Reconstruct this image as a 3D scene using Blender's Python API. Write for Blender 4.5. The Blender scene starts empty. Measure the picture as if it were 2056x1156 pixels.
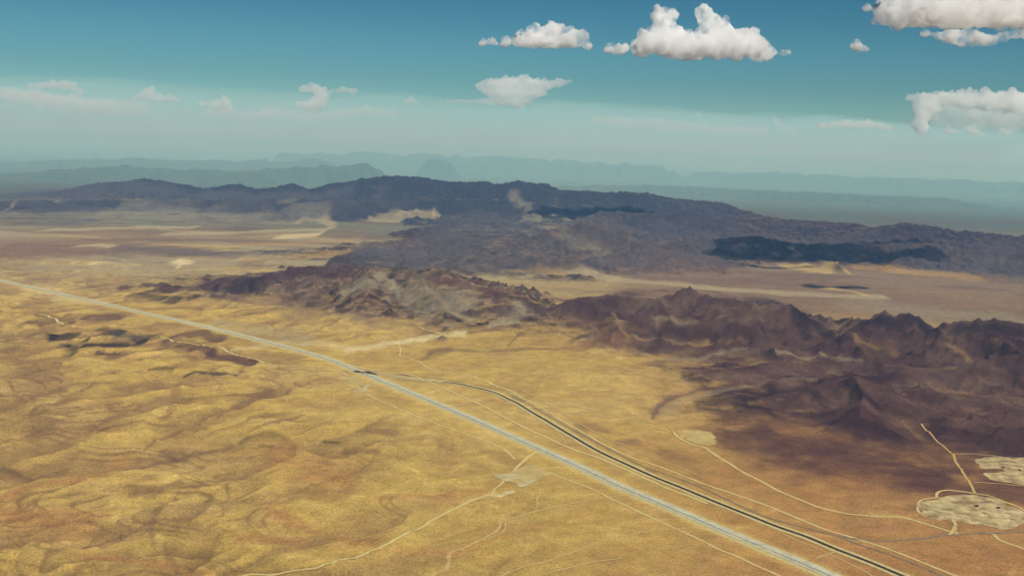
import bpy, bmesh, math, random
import numpy as np
from mathutils import Vector, Matrix

random.seed(7)
rng = np.random.default_rng(11)
C = bpy.context.scene
COL = C.collection

# ------------------------------------------------------------------ camera, sky, sun, exposure
F = 2200.0                     # focal length in units of a 2056-wide picture
W2, H2 = 1028.0, 578.0
CAMZ = 2100.0                  # flying height above the valley floor, metres
PITCH = math.atan(278 / F)
ROLL = math.radians(1.9)
cam_d = bpy.data.cameras.new('camera')
cam = bpy.data.objects.new('camera', cam_d)
COL.objects.link(cam)
cam_d.sensor_width = 36.0
cam_d.lens = F / 2056 * 36.0
cam_d.clip_start = 10.0
cam_d.clip_end = 900000.0
CR = Matrix.Rotation(math.pi / 2 - PITCH, 3, 'X') @ Matrix.Rotation(ROLL, 3, 'Z')
cam.location = (0, 0, CAMZ)
cam.rotation_euler = CR.to_euler()
C.camera = cam
CRN = np.array(CR)

SUN_EL = math.radians(42.0)
SUN_AZ = math.radians(154.0)   # clockwise from the view direction (+Y): behind, to the right
SUNV = Vector((math.cos(SUN_EL) * math.sin(SUN_AZ), math.cos(SUN_EL) * math.cos(SUN_AZ), math.sin(SUN_EL)))
world = bpy.data.worlds.new('World')
C.world = world
world.use_nodes = True
wn = world.node_tree
wn.nodes.clear()
w_out = wn.nodes.new('ShaderNodeOutputWorld')
w_bg = wn.nodes.new('ShaderNodeBackground')
w_sky = wn.nodes.new('ShaderNodeTexSky')
w_sky.sky_type = 'NISHITA'
w_sky.sun_disc = False
w_sky.sun_elevation = SUN_EL
w_sky.sun_rotation = SUN_AZ
w_sky.altitude = 2100
w_sky.air_density = 1.0
w_sky.dust_density = 1.0
w_sky.ozone_density = 2.0
w_tint = wn.nodes.new('ShaderNodeMix')          # hue of this day's sky, by height above the horizon
w_tint.data_type = 'RGBA'
w_tint.blend_type = 'MULTIPLY'
w_tint.inputs[0].default_value = 1.0
w_tc = wn.nodes.new('ShaderNodeTexCoord')
w_sep = wn.nodes.new('ShaderNodeSeparateXYZ')
w_rmp = wn.nodes.new('ShaderNodeValToRGB')
wn.links.new(w_tc.outputs['Generated'], w_sep.inputs[0])
wn.links.new(w_sep.outputs['Z'], w_rmp.inputs[0])
SKY = [(0.0, (.42, .60, .63)), (.03, (.37, .52, .50)), (.06, (.27, .46, .44)), (.085, (.25, .47, .46)), (.122, (.19, .42, .44)), (.3, (.10, .28, .38))]
el = w_rmp.color_ramp.elements
el[0].position = 0; el[0].color = (*SKY[0][1], 1); el[1].position = SKY[-1][0]; el[1].color = (*SKY[-1][1], 1)
for p_, c_ in SKY[1:-1]:
    e_ = el.new(p_); e_.color = (*c_, 1)
wn.links.new(w_sky.outputs[0], w_tint.inputs[6])
wn.links.new(w_rmp.outputs[0], w_tint.inputs[7])
wn.links.new(w_tint.outputs[2], w_bg.inputs[0])
w_bg.inputs[1].default_value = 0.10
wn.links.new(w_bg.outputs[0], w_out.inputs[0])

sun_d = bpy.data.lights.new('sun', 'SUN')
sun_d.energy = 4.5
sun_d.angle = math.radians(0.53)
sun_d.color = (1.0, 0.93, 0.80)
sun = bpy.data.objects.new('sun', sun_d)
sun.rotation_euler = SUNV.to_track_quat('Z', 'Y').to_euler()
sun.location = (0, 0, 9000)
COL.objects.link(sun)

C.view_settings.view_transform = 'Standard'
C.view_settings.look = 'None'
C.view_settings.exposure = 0.0
C.view_settings.gamma = 1.0
C.view_settings.use_curve_mapping = False
C.render.engine = 'CYCLES'
cy = C.cycles
cy.use_denoising = True
cy.denoiser = 'OPENIMAGEDENOISE'
cy.denoising_input_passes = 'RGB_ALBEDO_NORMAL'
cy.denoising_prefilter = 'ACCURATE'
cy.max_bounces = 40
cy.diffuse_bounces = 1
cy.glossy_bounces = 1
cy.transmission_bounces = 2
cy.transparent_max_bounces = 12
cy.volume_bounces = 40
cy.use_light_tree = False
cy.use_adaptive_sampling = True
cy.adaptive_threshold = 0.02

# ------------------------------------------------------------------ helpers: points
def ray(px, py):
    d = CR @ Vector(((px - W2) / F, -(py - H2) / F, -1.0))
    return d
def at(px, py, z=0.0):
    d = ray(px, py)
    t = (z - CAMZ) / d.z
    return Vector((d.x * t, d.y * t, z))
def atY(px, py, Y):
    """point of the picture ray at forward distance Y (metres)"""
    d = ray(px, py)
    t = Y / d.y
    return Vector((d.x * t, Y, CAMZ + d.z * t))

# ------------------------------------------------------------------ helpers: noise
_p = rng.permutation(256).astype(np.int32)
_perm = np.concatenate([_p, _p])
_a = rng.random(256) * 2 * np.pi
_gx, _gy = np.cos(_a).astype(np.float32), np.sin(_a).astype(np.float32)
def pn(x, y, seed=0):
    x = np.asarray(x + seed * 37.17, np.float32)
    y = np.asarray(y - seed * 91.73, np.float32)
    xf = np.floor(x); yf = np.floor(y)
    xi = xf.astype(np.int32) & 255; yi = yf.astype(np.int32) & 255
    x = x - xf; y = y - yf
    u = x * x * x * (x * (x * 6 - 15) + 10); v = y * y * y * (y * (y * 6 - 15) + 10)
    x1 = (xi + 1) & 255; y1 = (yi + 1) & 255
    a = _perm[xi]; b = _perm[x1]
    def g(h, dx, dy):
        return _gx[h] * dx + _gy[h] * dy
    n00 = g(_perm[a + yi], x, y); n10 = g(_perm[b + yi], x - 1, y)
    n01 = g(_perm[a + y1], x, y - 1); n11 = g(_perm[b + y1], x - 1, y - 1)
    nx0 = n00 + u * (n10 - n00); nx1 = n01 + u * (n11 - n01)
    return (nx0 + v * (nx1 - nx0)) * 1.5
def fbm(x, y, lam, octs, seed=0, gain=0.5):
    s = 0; a = 1; t = 0
    for k in range(octs):
        s = s + a * pn(x / lam, y / lam, seed + k); t += a
        a *= gain; lam /= 2.03
    return s / t
def ridged(x, y, lam, octs, seed=0, gain=0.55):
    """0..1, sharp crests at 1"""
    s = 0; a = 1; t = 0; w = 1
    for k in range(octs):
        n = 1 - np.abs(pn(x / lam, y / lam, seed + k)) * 1.6
        n = np.clip(n, 0, 1) ** 2
        s = s + a * n * w; t += a
        w = np.clip(n * 1.6, 0, 1)
        a *= gain; lam /= 2.1
    return s / t
def sstep(x, a, b):
    t = np.clip((x - a) / (b - a), 0, 1)
    return t * t * (3 - 2 * t)

# ------------------------------------------------------------------ terrain grid (polar, its spacing grows with the distance)
rs = [2600.0]
while rs[-1] < 260000:
    r = rs[-1]
    if r < 4800: d = 60
    else:
        d = r * r / (1100 * 2100) * 0.62
        if r < 19000: d = min(d, 34)
        elif r < 45000: d = min(d, 34 + (r - 19000) * 0.0028)
        elif r < 150000: d = min(d, 107 + (r - 45000) * 0.006)
        else: d = 2500
    rs.append(r + d)
rs = np.array([0.0, 600.0, 1400.0, 2000.0] + rs)
th_in = np.radians(np.linspace(-26.6, 26.6, 960))
outer = np.radians(np.concatenate([np.linspace(27.2, 34, 14), np.linspace(36, 80, 14), np.linspace(90, 170, 8)]))
ths = np.concatenate([-outer[::-1], th_in, outer])
NR, NT = len(rs), len(ths)
R2, T2 = np.meshgrid(rs, ths, indexing='ij')
X = (R2 * np.sin(T2)).astype(np.float32)
Y = (R2 * np.cos(T2)).astype(np.float32)

def sub(x0, x1, y0, y1):
    """slices of the polar grid that hold a world rectangle"""
    xs = np.array([x0, x0, x1, x1]); ys = np.array([y0, y1, y0, y1])
    ys = np.maximum(ys, 1.0)
    t = np.arctan2(xs, ys)
    rmin = max(0.0, y0); rmax = np.hypot(xs, ys).max()
    i0 = max(0, np.searchsorted(rs, rmin) - 1); i1 = min(NR, np.searchsorted(rs, rmax) + 1)
    j0 = max(0, np.searchsorted(ths, t.min()) - 1); j1 = min(NT, np.searchsorted(ths, t.max()) + 1)
    return slice(i0, i1), slice(j0, j1)

def seg_dist(x, y, p, q):
    dx, dy = q[0] - p[0], q[1] - p[1]
    L = dx * dx + dy * dy + 1e-6
    t = np.clip(((x - p[0]) * dx + (y - p[1]) * dy) / L, 0, 1)
    return np.hypot(x - p[0] - t * dx, y - p[1] - t * dy), t

# warp fields shared by all reliefs
WX = fbm(X, Y, 2600, 4, 3) * 520
WY = fbm(X, Y, 2600, 4, 9) * 520
RM = ridged(X + WX * .8, Y + WY * .8, 2300, 6, 20)            # mountain crests
RMf = ridged(X + WX * .3, Y + WY * .3, 620, 4, 40)             # small spurs

RMg = ridged(X + WX * .15, Y + WY * .15, 210, 2, 45)
HILL = np.zeros_like(X)                                        # hill height above the plain
HID = np.zeros(X.shape, np.int16)                              # which hill a vertex belongs to
def ridge(hid, pts, width, power=1.5, rough=0.5, warp=1.0):
    """pts: (px, py, forward distance km); the crest passes through those picture points"""
    P = [atY(a, b, c * 1000.0) for a, b, c in pts]
    for k in range(len(P) - 1):
        p, q = P[k], P[k + 1]
        m = width * 1.6
        si, sj = sub(min(p.x, q.x) - m, max(p.x, q.x) + m, min(p.y, q.y) - m, max(p.y, q.y) + m)
        x = X[si, sj] + WX[si, sj] * warp * .55; y = Y[si, sj] + WY[si, sj] * warp * .55
        d, t = seg_dist(x, y, p, q)
        z = p.z + (q.z - p.z) * t
        dn = d / width
        dn = dn * (1.0 + rough * (0.75 - 1.3 * RM[si, sj]))
        prof = np.clip(1 - dn, 0, 1) ** power
        core = np.clip(dn * 2.5, 0, 1)
        h = z * prof * (1 - rough * core * (1 - RM[si, sj]) * 0.85)
        h += z * 0.13 * (RM[si, sj] - .45) * (1 - core) * np.clip(1 - dn, 0, 1)
        h += np.clip(prof * 3, 0, 1) * (RMf[si, sj] - 0.35) * np.minimum(150, np.abs(z) * 0.30) * (.2 + .8 * core)
        h += np.clip(prof * 4, 0, 1) * (RMg[si, sj] - 0.35) * np.minimum(46, np.abs(z) * 0.10)
        h = np.where(dn < 1, h, 0)
        cur = HILL[si, sj]
        up = h > cur
        HILL[si, sj] = np.where(up, h, cur)
        HID[si, sj] = np.where(up & (h > 22), hid, HID[si, sj])

# 1 the long blue range across the picture
back = [(20, 392, 36), (100, 388, 36.5), (150, 379, 37), (200, 367, 37), (240, 364, 37), (290, 357, 37), (330, 363, 37), (370, 369, 37),
        (410, 377, 37), (440, 373, 37), (480, 366, 37), (515, 378, 37), (560, 371, 37), (590, 364, 37), (620, 377, 37), (660, 369, 37),
        (700, 365, 36.5), (730, 357, 36.5), (775, 350, 36), (815, 353, 36), (850, 358, 36), (900, 362, 36), (960, 364, 36), (1000, 369, 36), (1050, 364, 36),
        (1100, 368, 36), (1130, 382, 36), (1190, 381, 36), (1240, 386, 36), (1300, 384, 35.5), (1340, 397, 35), (1400, 402, 34), (1450, 407, 33),
        (1500, 428, 32), (1540, 436, 31), (1600, 441, 30), (1700, 446, 29), (1740, 456, 28), (1785, 456, 27.5), (1815, 443, 27), (1855, 451, 27),
        (1900, 459, 26.5), (1970, 463, 26), (2056, 474, 25.5), (2200, 478, 25), (2400, 480, 24)]
ridge(1, back[:21], 3000, 1.4, .35, .5)
ridge(1, back[20:36], 4200, 1.5, .35, .5)
ridge(1, back[35:], 3800, 1.5, .4, .5)
# lower fore-ridges of the same range
ridge(2, [(150, 402, 31), (260, 396, 31.5), (380, 398, 32), (500, 398, 32), (620, 398, 32.5)], 1700, 1.6, .5)
ridge(2, [(-40, 408, 29), (40, 402, 29.5), (110, 402, 30)], 1300, 1.6, .5)
ridge(2, [(600, 408, 30), (700, 402, 31), (850, 400, 32), (960, 398, 32), (1010, 398, 32)], 1800, 1.6, .5)
ridge(2, [(1200, 425, 30), (1300, 430, 29.5), (1380, 425, 29), (1460, 440, 28)], 2200, 1.6, .5)
ridge(2, [(1430, 480, 24), (1520, 474, 23.8), (1620, 488, 23.5), (1740, 486, 23), (1860, 488, 22.6), (1980, 505, 22), (2100, 510, 21.5), (2300, 520, 21)], 2200, 1.5, .5)
# 3 middle range
ridge(3, [(640, 500, 20.5), (740, 488, 21), (840, 474, 22), (900, 462, 22.5), (950, 482, 22), (1010, 492, 21.5)], 2300, 1.4, .6)
ridge(3, [(1010, 490, 22), (1080, 470, 22), (1130, 450, 22.5), (1175, 443, 22.5), (1225, 453, 22.5), (1270, 480, 22), (1330, 500, 21)], 2600, 1.4, .6)
ridge(3, [(900, 520, 19), (980, 512, 19), (1060, 516, 19), (1160, 520, 18.6)], 1300, 1.5, .6)
# 4 the main hill in the centre left
ridge(4, [(395, 575, 15.6), (440, 562, 15.8), (500, 555, 16), (560, 546, 16.2), (600, 540, 16.2), (650, 532, 16), (700, 526, 15.8), (745, 532, 15.6),
          (790, 540, 15.6), (835, 541, 15.4), (872, 538, 15.2), (910, 556, 14.8), (960, 575, 14.2), (1030, 600, 13.6)], 2100, 1.2, .62, .7)
ridge(4, [(740, 545, 15.2), (745, 575, 14.2), (735, 610, 13.3)], 900, 1.2, .5, .5)
ridge(4, [(640, 550, 15.2), (630, 590, 14.2), (600, 625, 13.3)], 800, 1.2, .5, .5)
ridge(4, [(850, 560, 14.6), (880, 600, 13.6), (900, 640, 12.7)], 800, 1.2, .5, .5)
ridge(5, [(235, 580, 15.6), (285, 568, 15.6), (330, 572, 15.2), (390, 584, 14.8)], 620, 1.3, .6)
ridge(5, [(330, 598, 14.2), (400, 590, 14.2), (470, 588, 14.2)], 520, 1.3, .6)
# 6-9 dark hills to the right
ridge(6, [(1330, 592, 13.8), (1372, 588, 13.8), (1388, 571, 13.8), (1405, 586, 13.8), (1460, 596, 13.2), (1520, 606, 12.6), (1560, 606, 12.5), (1592, 612, 12.4), (1630, 640, 12.2), (1668, 668, 12)], 1500, 1.3, .38, .35)
ridge(6, [(1150, 600, 13.4), (1220, 588, 13.6), (1290, 596, 13.6), (1340, 600, 13.4)], 1000, 1.4, .6)
ridge(6, [(1240, 640, 11.9), (1330, 630, 12), (1430, 640, 11.9), (1500, 650, 11.6)], 900, 1.4, .6)
ridge(7, [(1690, 664, 12.1), (1738, 638, 12.1), (1772, 626, 12), (1800, 634, 12), (1832, 633, 11.9), (1856, 645, 11.8), (1895, 674, 11.7), (1935, 700, 11.6)], 1350, 1.2, .38, .35)
ridge(8, [(1905, 660, 11.6), (1950, 636, 11.6), (1990, 640, 11.5), (2056, 650, 11.3), (2150, 655, 11.2), (2300, 660, 11)], 1500, 1.2, .38, .35)
ridge(9, [(1440, 745, 10.2), (1530, 722, 10.4), (1640, 725, 10.5), (1780, 735, 10.3), (1900, 740, 10.2), (2056, 715, 10.2), (2200, 720, 10)], 1150, 1.3, .6, .7)
ridge(10, [(1400, 806, 9.25), (1480, 796, 9.3), (1560, 786, 9.3), (1640, 776, 9.3), (1690, 762, 9.3), (1716, 754, 9.3), (1745, 764, 9.25), (1795, 792, 9.1), (1850, 820, 8.9)], 950, 1.25, .5, .5)
ridge(10, [(1716, 756, 9.3), (1740, 790, 8.9), (1730, 830, 8.4)], 520, 1.2, .5, .4)
ridge(9, [(1850, 790, 9.4), (1950, 790, 9.3), (2056, 800, 9.2), (2200, 800, 9)], 1200, 1.3, .65, .7)
ridge(11, [(1365, 762, 9.95), (1400, 752, 10), (1430, 762, 9.95)], 420, 1.3, .3, .3)
# 12 low bright dune-like hills in the mouth of the valley
ridge(12, [(1585, 538, 21.2), (1615, 528, 21.2), (1650, 538, 21)], 420, 1.2, .4, .3)
ridge(12, [(1660, 538, 20.8), (1678, 526, 20.8), (1700, 542, 20.6)], 380, 1.2, .4, .3)
# 13- far ranges fading into the haze
ridge(13, [(-60, 350, 50), (60, 346, 51), (170, 334, 52), (260, 331, 53), (340, 338, 54), (450, 342, 54), (560, 338, 55), (660, 331, 56), (735, 326, 56), (760, 338, 56)], 4200, 1.5, 1.0, 1.5)
ridge(13, [(-80, 330, 66), (80, 322, 67), (220, 316, 68), (300, 316, 69), (360, 322, 70), (500, 322, 71), (640, 318, 72)], 5000, 1.5, 1.0, 1.5)
ridge(14, [(858, 320, 72), (874, 315, 72), (888, 314, 72), (902, 320, 72)], 900, 1.0, .1, .2)
ridge(14, [(560, 306, 90), (700, 304, 90), (800, 306, 90), (960, 312, 90), (1150, 320, 88), (1320, 328, 88)], 5000, 1.5, 1.0, 1.5)
ridge(13, [(1030, 378, 60), (1200, 370, 60), (1340, 372, 60), (1500, 379, 58), (1700, 389, 56), (1900, 398, 55)], 4200, 1.5, 1.0, 1.5)
ridge(14, [(1400, 344, 86), (1560, 344, 84), (1700, 352, 82), (1850, 358, 80), (2056, 362, 78), (2300, 368, 76)], 5000, 1.5, 1.0, 1.5)
# broken relief of the country between
def poly_mask(pts, soft, flat=False, rag=1.0):
    P = [at(a, b) if flat else land(a, b) for a, b in pts]
    xs = [p.x for p in P]; ys = [p.y for p in P]
    r = np.median([math.hypot(p.x, p.y) for p in P])
    sm = soft * r / F * 3.0
    si, sj = sub(min(xs) - 2 * sm, max(xs) + 2 * sm, min(ys) - 2 * sm, max(ys) + 2 * sm)
    x = X[si, sj] + WX[si, sj] * .25 * rag; y = Y[si, sj] + WY[si, sj] * .45 * rag
    ins = np.zeros(x.shape, bool); dm = np.full(x.shape, 1e9, np.float32)
    for k in range(len(P)):
        p, q_ = P[k], P[(k + 1) % len(P)]
        c = ((p.y > y) != (q_.y > y)) & (x < (q_.x - p.x) * (y - p.y) / ((q_.y - p.y) or 1e-6) + p.x)
        ins ^= c
        dm = np.minimum(dm, seg_dist(x, y, p, q_)[0])
    sd = np.where(ins, dm, -dm) + fbm(X[si, sj], Y[si, sj], 420, 4, 155) * sm * 1.4 * rag
    return si, sj, sstep(sd, -sm, sm)
# broken rocky country between the named hills on the right, and behind the centre hill
def broken(pts, soft, amp, lam, hid, seed):
    si, sj, m = poly_mask(pts, soft, True)
    x = X[si, sj] + WX[si, sj] * .4; y = Y[si, sj] + WY[si, sj] * .4
    h = m * (amp * ridged(x, y, lam, 5, seed) ** 1.3 + .25 * amp * ridged(x, y, lam * .3, 3, seed + 9))
    c = HILL[si, sj]
    HILL[si, sj] = np.sqrt(c * c + h * h)
    HID[si, sj] = np.where((h > c) & (h > 24), hid, HID[si, sj])
broken([(1150, 640), (1300, 625), (1450, 640), (1700, 700), (2200, 690), (2300, 900), (2000, 900), (1900, 860), (1700, 840), (1640, 790), (1480, 760), (1440, 720), (1280, 700)], 12, 78, 1000, 9, 200)
broken([(1800, 740), (2300, 730), (2300, 930), (2050, 920), (1900, 880), (1780, 810)], 12, 120, 700, 9, 210)
broken([(640, 520), (900, 500), (1100, 520), (1320, 530), (1300, 550), (1050, 545), (900, 560), (700, 560)], 8, 180, 1300, 3, 220)
broken([(820, 440), (1000, 430), (1250, 445), (1420, 450), (1440, 500), (1250, 520), (1000, 500), (800, 480)], 8, 200, 1700, 3, 260)
broken([(60, 640), (240, 632), (420, 670), (520, 725), (430, 740), (300, 740), (60, 700)], 10, 30, 700, 5, 230)
broken([(0, 400), (300, 405), (640, 415), (700, 440), (300, 450), (0, 445)], 6, 70, 2200, 2, 240)
broken([(1000, 425), (1450, 440), (1500, 470), (1300, 490), (1000, 460), (850, 450)], 6, 160, 2200, 2, 250)

# the plain: fans, rolling rises and gullies
PL = fbm(X + WX, Y + WY, 5200, 3, 60) * 26
G1 = ridged(X + WX * 1.1, Y + WY * 1.1, 900, 4, 70, .5)          # crests; gullies are 1-G1
G2 = ridged(X * 1.3 + WX, Y + WY * 0.6, 430, 3, 80, .5)
left = sstep(-X - 0.18 * Y + 1500, 0, 2600)                      # more relief to the left of the highway
near = 1 - sstep(Y, 14000, 24000)
D1 = ridged(X + WX * .9 + 900, Y + WY * .9, 1500, 3, 90, .6)       # drainage lines
D2 = ridged(X + WX * .7 - 300, Y + WY * .7, 620, 2, 96, .5)
E1 = pn((X + WX) / 700, (Y + WY) / 420, 98)
scarp = sstep(E1, -.02, .06) * 9 + sstep(E1, .22, .28) * 8 + sstep(E1, -.3, -.25) * 7
def channel(lam, w, seed, sx=1.7):
    """mask of rims with a shaded side: one sharp edge where a smooth field crosses zero, fading away on the other side"""
    n = fbm((X + WX * .5) * .87 - (Y + WY * .5) * .5, ((X + WX * .5) * .5 + (Y + WY * .5) * .87) / (sx * 1.35), lam, 3, seed, .45) * lam / 1.5
    pres = sstep(fbm(X, Y, lam * 1.4, 2, seed + 5), -.22, .12)
    return sstep(n, -w * .35, w * .1) * np.exp(-np.clip(n, 0, None) / (w * 1.3)) * pres
K1 = channel(1300, 55, 501); K2 = channel(720, 36, 511); K3 = channel(340, 22, 521, 1.4)
K3 *= sstep(fbm(X, Y, 1500, 2, 541), -.05, .3)
roll = (G1 - .35) * 38 + (G2 - .35) * 15 - K1 * 13 - K2 * 9 - K3 * 4 + scarp
AMP = (0.25 + 0.95 * left) * near + 0.12

# highway centre line (picture points on the plain)
HWY = [(-420, 480), (-200, 520), (0, 563), (100, 586), (200, 608), (300, 631), (400, 653), (500, 678), (600, 704), (660, 722), (730, 750), (800, 779), (870, 808),
       (950, 842), (1030, 878), (1100, 909), (1170, 941), (1250, 979), (1330, 1013), (1400, 1043), (1500, 1086), (1600, 1127), (1690, 1166), (1800, 1213), (2000, 1300), (2300, 1430)]
def catmull(P, step):
    out = []
    P = [P[0] + (P[0] - P[1])] + P + [P[-1] + (P[-1] - P[-2])]
    for k in range(1, len(P) - 2):
        a, b, c, d = P[k - 1:k + 3]
        n = max(2, int((c - b).length / step))
        for i in range(n):
            t = i / n
            out.append(0.5 * ((2 * b) + (c - a) * t + (2 * a - 5 * b + 4 * c - d) * t * t + (3 * b - a - 3 * c + d) * t ** 3))
    out.append(P[-2])
    return out
hw = catmull([at(a, b) for a, b in HWY], 400)
DH = np.full_like(X, 1e5)
for k in range(len(hw) - 1):
    p, q = hw[k], hw[k + 1]
    si, sj = sub(min(p.x, q.x) - 1500, max(p.x, q.x) + 1500, min(p.y, q.y) - 1500, max(p.y, q.y) + 1500)
    d, t = seg_dist(X[si, sj], Y[si, sj], p, q)
    DH[si, sj] = np.minimum(DH[si, sj], d)
corr = sstep(DH, 50, 900)
# the corridor to the right of it holds the railway and the old road as well
corr *= 1 - 0.75 * (sstep(X, 0, 400) * (1 - sstep(Y, 9500, 11000)) * (1 - sstep(DH, 900, 2200)))
PLAIN = PL * (.15 + .85 * corr) * np.clip(.4 + Y / 30000, .4, 1.6) + roll * AMP * corr
far = sstep(Y, 40000, 60000)
Z = PLAIN * (1 - .7 * far) + HILL
Z = np.where(R2 < 2000, 0, Z).astype(np.float32)

def height(x, y):
    """terrain height at world points (bilinear on the polar grid)"""
    x = np.asarray(x, float); y = np.asarray(y, float)
    r = np.hypot(x, y); t = np.arctan2(x, y)
    i = np.clip(np.searchsorted(rs, r) - 1, 0, NR - 2); j = np.clip(np.searchsorted(ths, t) - 1, 0, NT - 2)
    a = np.clip((r - rs[i]) / (rs[i + 1] - rs[i]), 0, 1); b = np.clip((t - ths[j]) / (ths[j + 1] - ths[j]), 0, 1)
    return (Z[i, j] * (1 - a) * (1 - b) + Z[i + 1, j] * a * (1 - b) + Z[i, j + 1] * (1 - a) * b + Z[i + 1, j + 1] * a * b)
def land(px, py):
    """where the picture ray meets the land"""
    d = ray(px, py)
    t0 = 3500 / max(d.y, .1); t1 = min(160000.0, (-30 - CAMZ) / d.z if d.z < -1e-4 else 160000.0)
    ts = np.geomspace(t0, t1, 900)
    g = CAMZ + d.z * ts - height(d.x * ts, d.y * ts)
    k = np.argmax(g < 0)
    if g[k] >= 0: k = len(ts) - 1
    k = max(k, 1)
    a, b = ts[k - 1], ts[k]
    for _ in range(18):
        m = (a + b) / 2
        if CAMZ + d.z * m < float(height(d.x * m, d.y * m)): b = m
        else: a = m
    return Vector((d.x * b, d.y * b, CAMZ + d.z * b))

# ------------------------------------------------------------------ ground colours (the land's own, with some shade and far haze painted in)
def lerp(a, b, m):
    return a + (b - a) * m[..., None]
GOLD = np.array([.405, .280, .078]); SAND = np.array([.52, .375, .13]); RUST = np.array([.30, .145, .055]); BROWN = np.array([.17, .098, .05])
ROCK = np.array([.062, .030, .030]); BASALT = np.array([.016, .010, .016]); PALE = np.array([.56, .46, .26]); GREYG = np.array([.26, .225, .15])
MAUVE = np.array([.170, .105, .075]); OCHRE = np.array([.36, .225, .075])
n1 = fbm(X + WX, Y + WY, 2400, 4, 100)
n2 = fbm(X, Y, 500, 4, 110)
n3 = fbm(X, Y, 9000, 3, 120)
n4 = fbm(X + WX * .5, Y * .5, 160, 3, 130)
A = np.broadcast_to(GOLD, X.shape + (3,)).astype(np.float32).copy()
A = lerp(A, SAND, sstep(n1, -.1, .45) * .7)
A = lerp(A, OCHRE, sstep(n2, 0, .5) * .4)
# orange-red ground towards the lower right
red = sstep(X / np.maximum(Y, 1), .02, .34) * (1 - sstep(Y, 9500, 12500))
A = lerp(A, RUST * 1.15, red * .75)
# brown gully floors
gul = sstep(1 - G1, .62, .9) * (.25 + .75 * left) * near
A = lerp(A, BROWN * 1.3, gul * .38)
gul2 = sstep(1 - G2, .72, .95) * near
A = lerp(A, RUST, gul2 * .18)
A = lerp(A, SAND * 1.08, sstep(G1, .62, .85) * .35 * near)
A = lerp(A, BROWN * .7, K1 * near * corr * (.35 + .45 * left))  # shaded back slope of each rim, painted in brown
A = lerp(A, BROWN * .75, K2 * near * corr * (.3 + .45 * left))  # smaller rims, their shaded side painted too
A = lerp(A, BROWN * .85, K3 * near * corr * (.25 + .35 * left))  # smallest rims, shaded side again put into the colour
se = np.exp(-((E1 - .02) / .035) ** 2) + np.exp(-((E1 - .25) / .03) ** 2) + np.exp(-((E1 + .275) / .03) ** 2)
A = lerp(A, BROWN * .8, np.clip(se * sstep(n1 + n2 * .5, -.1, .2), 0, 1) * near * (.1 + .6 * left))
# farther plains are paler, greyer and mauve
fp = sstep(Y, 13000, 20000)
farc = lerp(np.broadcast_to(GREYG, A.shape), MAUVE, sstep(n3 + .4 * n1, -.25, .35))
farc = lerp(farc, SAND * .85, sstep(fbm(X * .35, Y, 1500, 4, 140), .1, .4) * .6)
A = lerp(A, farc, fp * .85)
A = lerp(A, np.array([.10, .125, .10]), sstep(Y, 29000, 37000) * .95)  # teal haze tone painted into the colour of the far plain
A = lerp(A, np.array([.085, .095, .075]), sstep(Y + n1 * 3000, 23500, 27000) * sstep(-X, -2500, 1500) * .65)  # grey-green haze tone painted on the far ground at left
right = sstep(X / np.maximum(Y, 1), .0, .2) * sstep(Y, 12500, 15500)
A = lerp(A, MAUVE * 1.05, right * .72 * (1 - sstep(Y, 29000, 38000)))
# rock on the hills
dzr = np.gradient(Z, axis=0) / np.gradient(R2, axis=0)
dzt = np.gradient(Z, axis=1) / np.maximum(np.gradient(T2, axis=1) * np.maximum(R2, 1), 1)
SL = np.hypot(dzr, dzt)
hm = sstep(HILL + 20 * n2, 8, 60)
rockc = lerp(np.broadcast_to(ROCK * .8, A.shape), MAUVE * .9, sstep(n2 + n1 * .6, -.1, .45) * (1 - .75 * sstep(Y, 21000, 25000)))
rockc = lerp(rockc, BASALT, sstep(RMf, .4, .7) * .6)
rockc = lerp(rockc, MAUVE * 1.1, sstep(.35 - RMf, -.05, .2) * .5 * (1 - sstep(Y, 18000, 22000)))
rockc = lerp(rockc, np.array([.020, .022, .042]), sstep(Y, 24000, 27000) * .88)  # bluish distance tone painted into the back range's rock
rockc = lerp(rockc, np.array([.088, .11, .09]), sstep(Y, 42000, 48000))  # far ranges fade towards the haze through their painted colour
hillm = np.clip(hm * (.40 + .6 * sstep(SL, .1, .35)), 0, 1)
A = lerp(A, rockc, hillm * .9)
# sandy wash floors between spurs, bare outcrops
wash = hm * sstep(1 - RM, .66, .9) * (1 - sstep(SL, .12, .3))
A = lerp(A, OCHRE * .7, wash * .5)
A = lerp(A, (GREYG + MAUVE) * .6, hm * sstep(n4, .08, .3) * .45 * (1 - sstep(Y, 20000, 24000)))
cr1 = fbm(X + WX * .2, Y + WY * .2, 230, 4, 600)
A = lerp(A, BASALT * 1.3, hm * sstep(cr1, .02, .14) * .55 * (1 - sstep(Y, 24000, 30000)))
cr2 = fbm((X + WX * .5) * .45, Y + WY * .5, 1100, 4, 610)
A = lerp(A, MAUVE * .8, fp * (1 - hm) * (1 - far) * sstep(cr2, .05, .17) * .6)
cr3 = fbm(((X + WX * .3) * .87 - (Y + WY * .3) * .5), ((X + WX * .3) * .5 + (Y + WY * .3) * .87) * .45, 330, 5, 620)
A = lerp(A, BROWN * 1.1, near * (1 - hm) * sstep(cr3, .06, .2) * (.14 + .3 * left))

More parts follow.
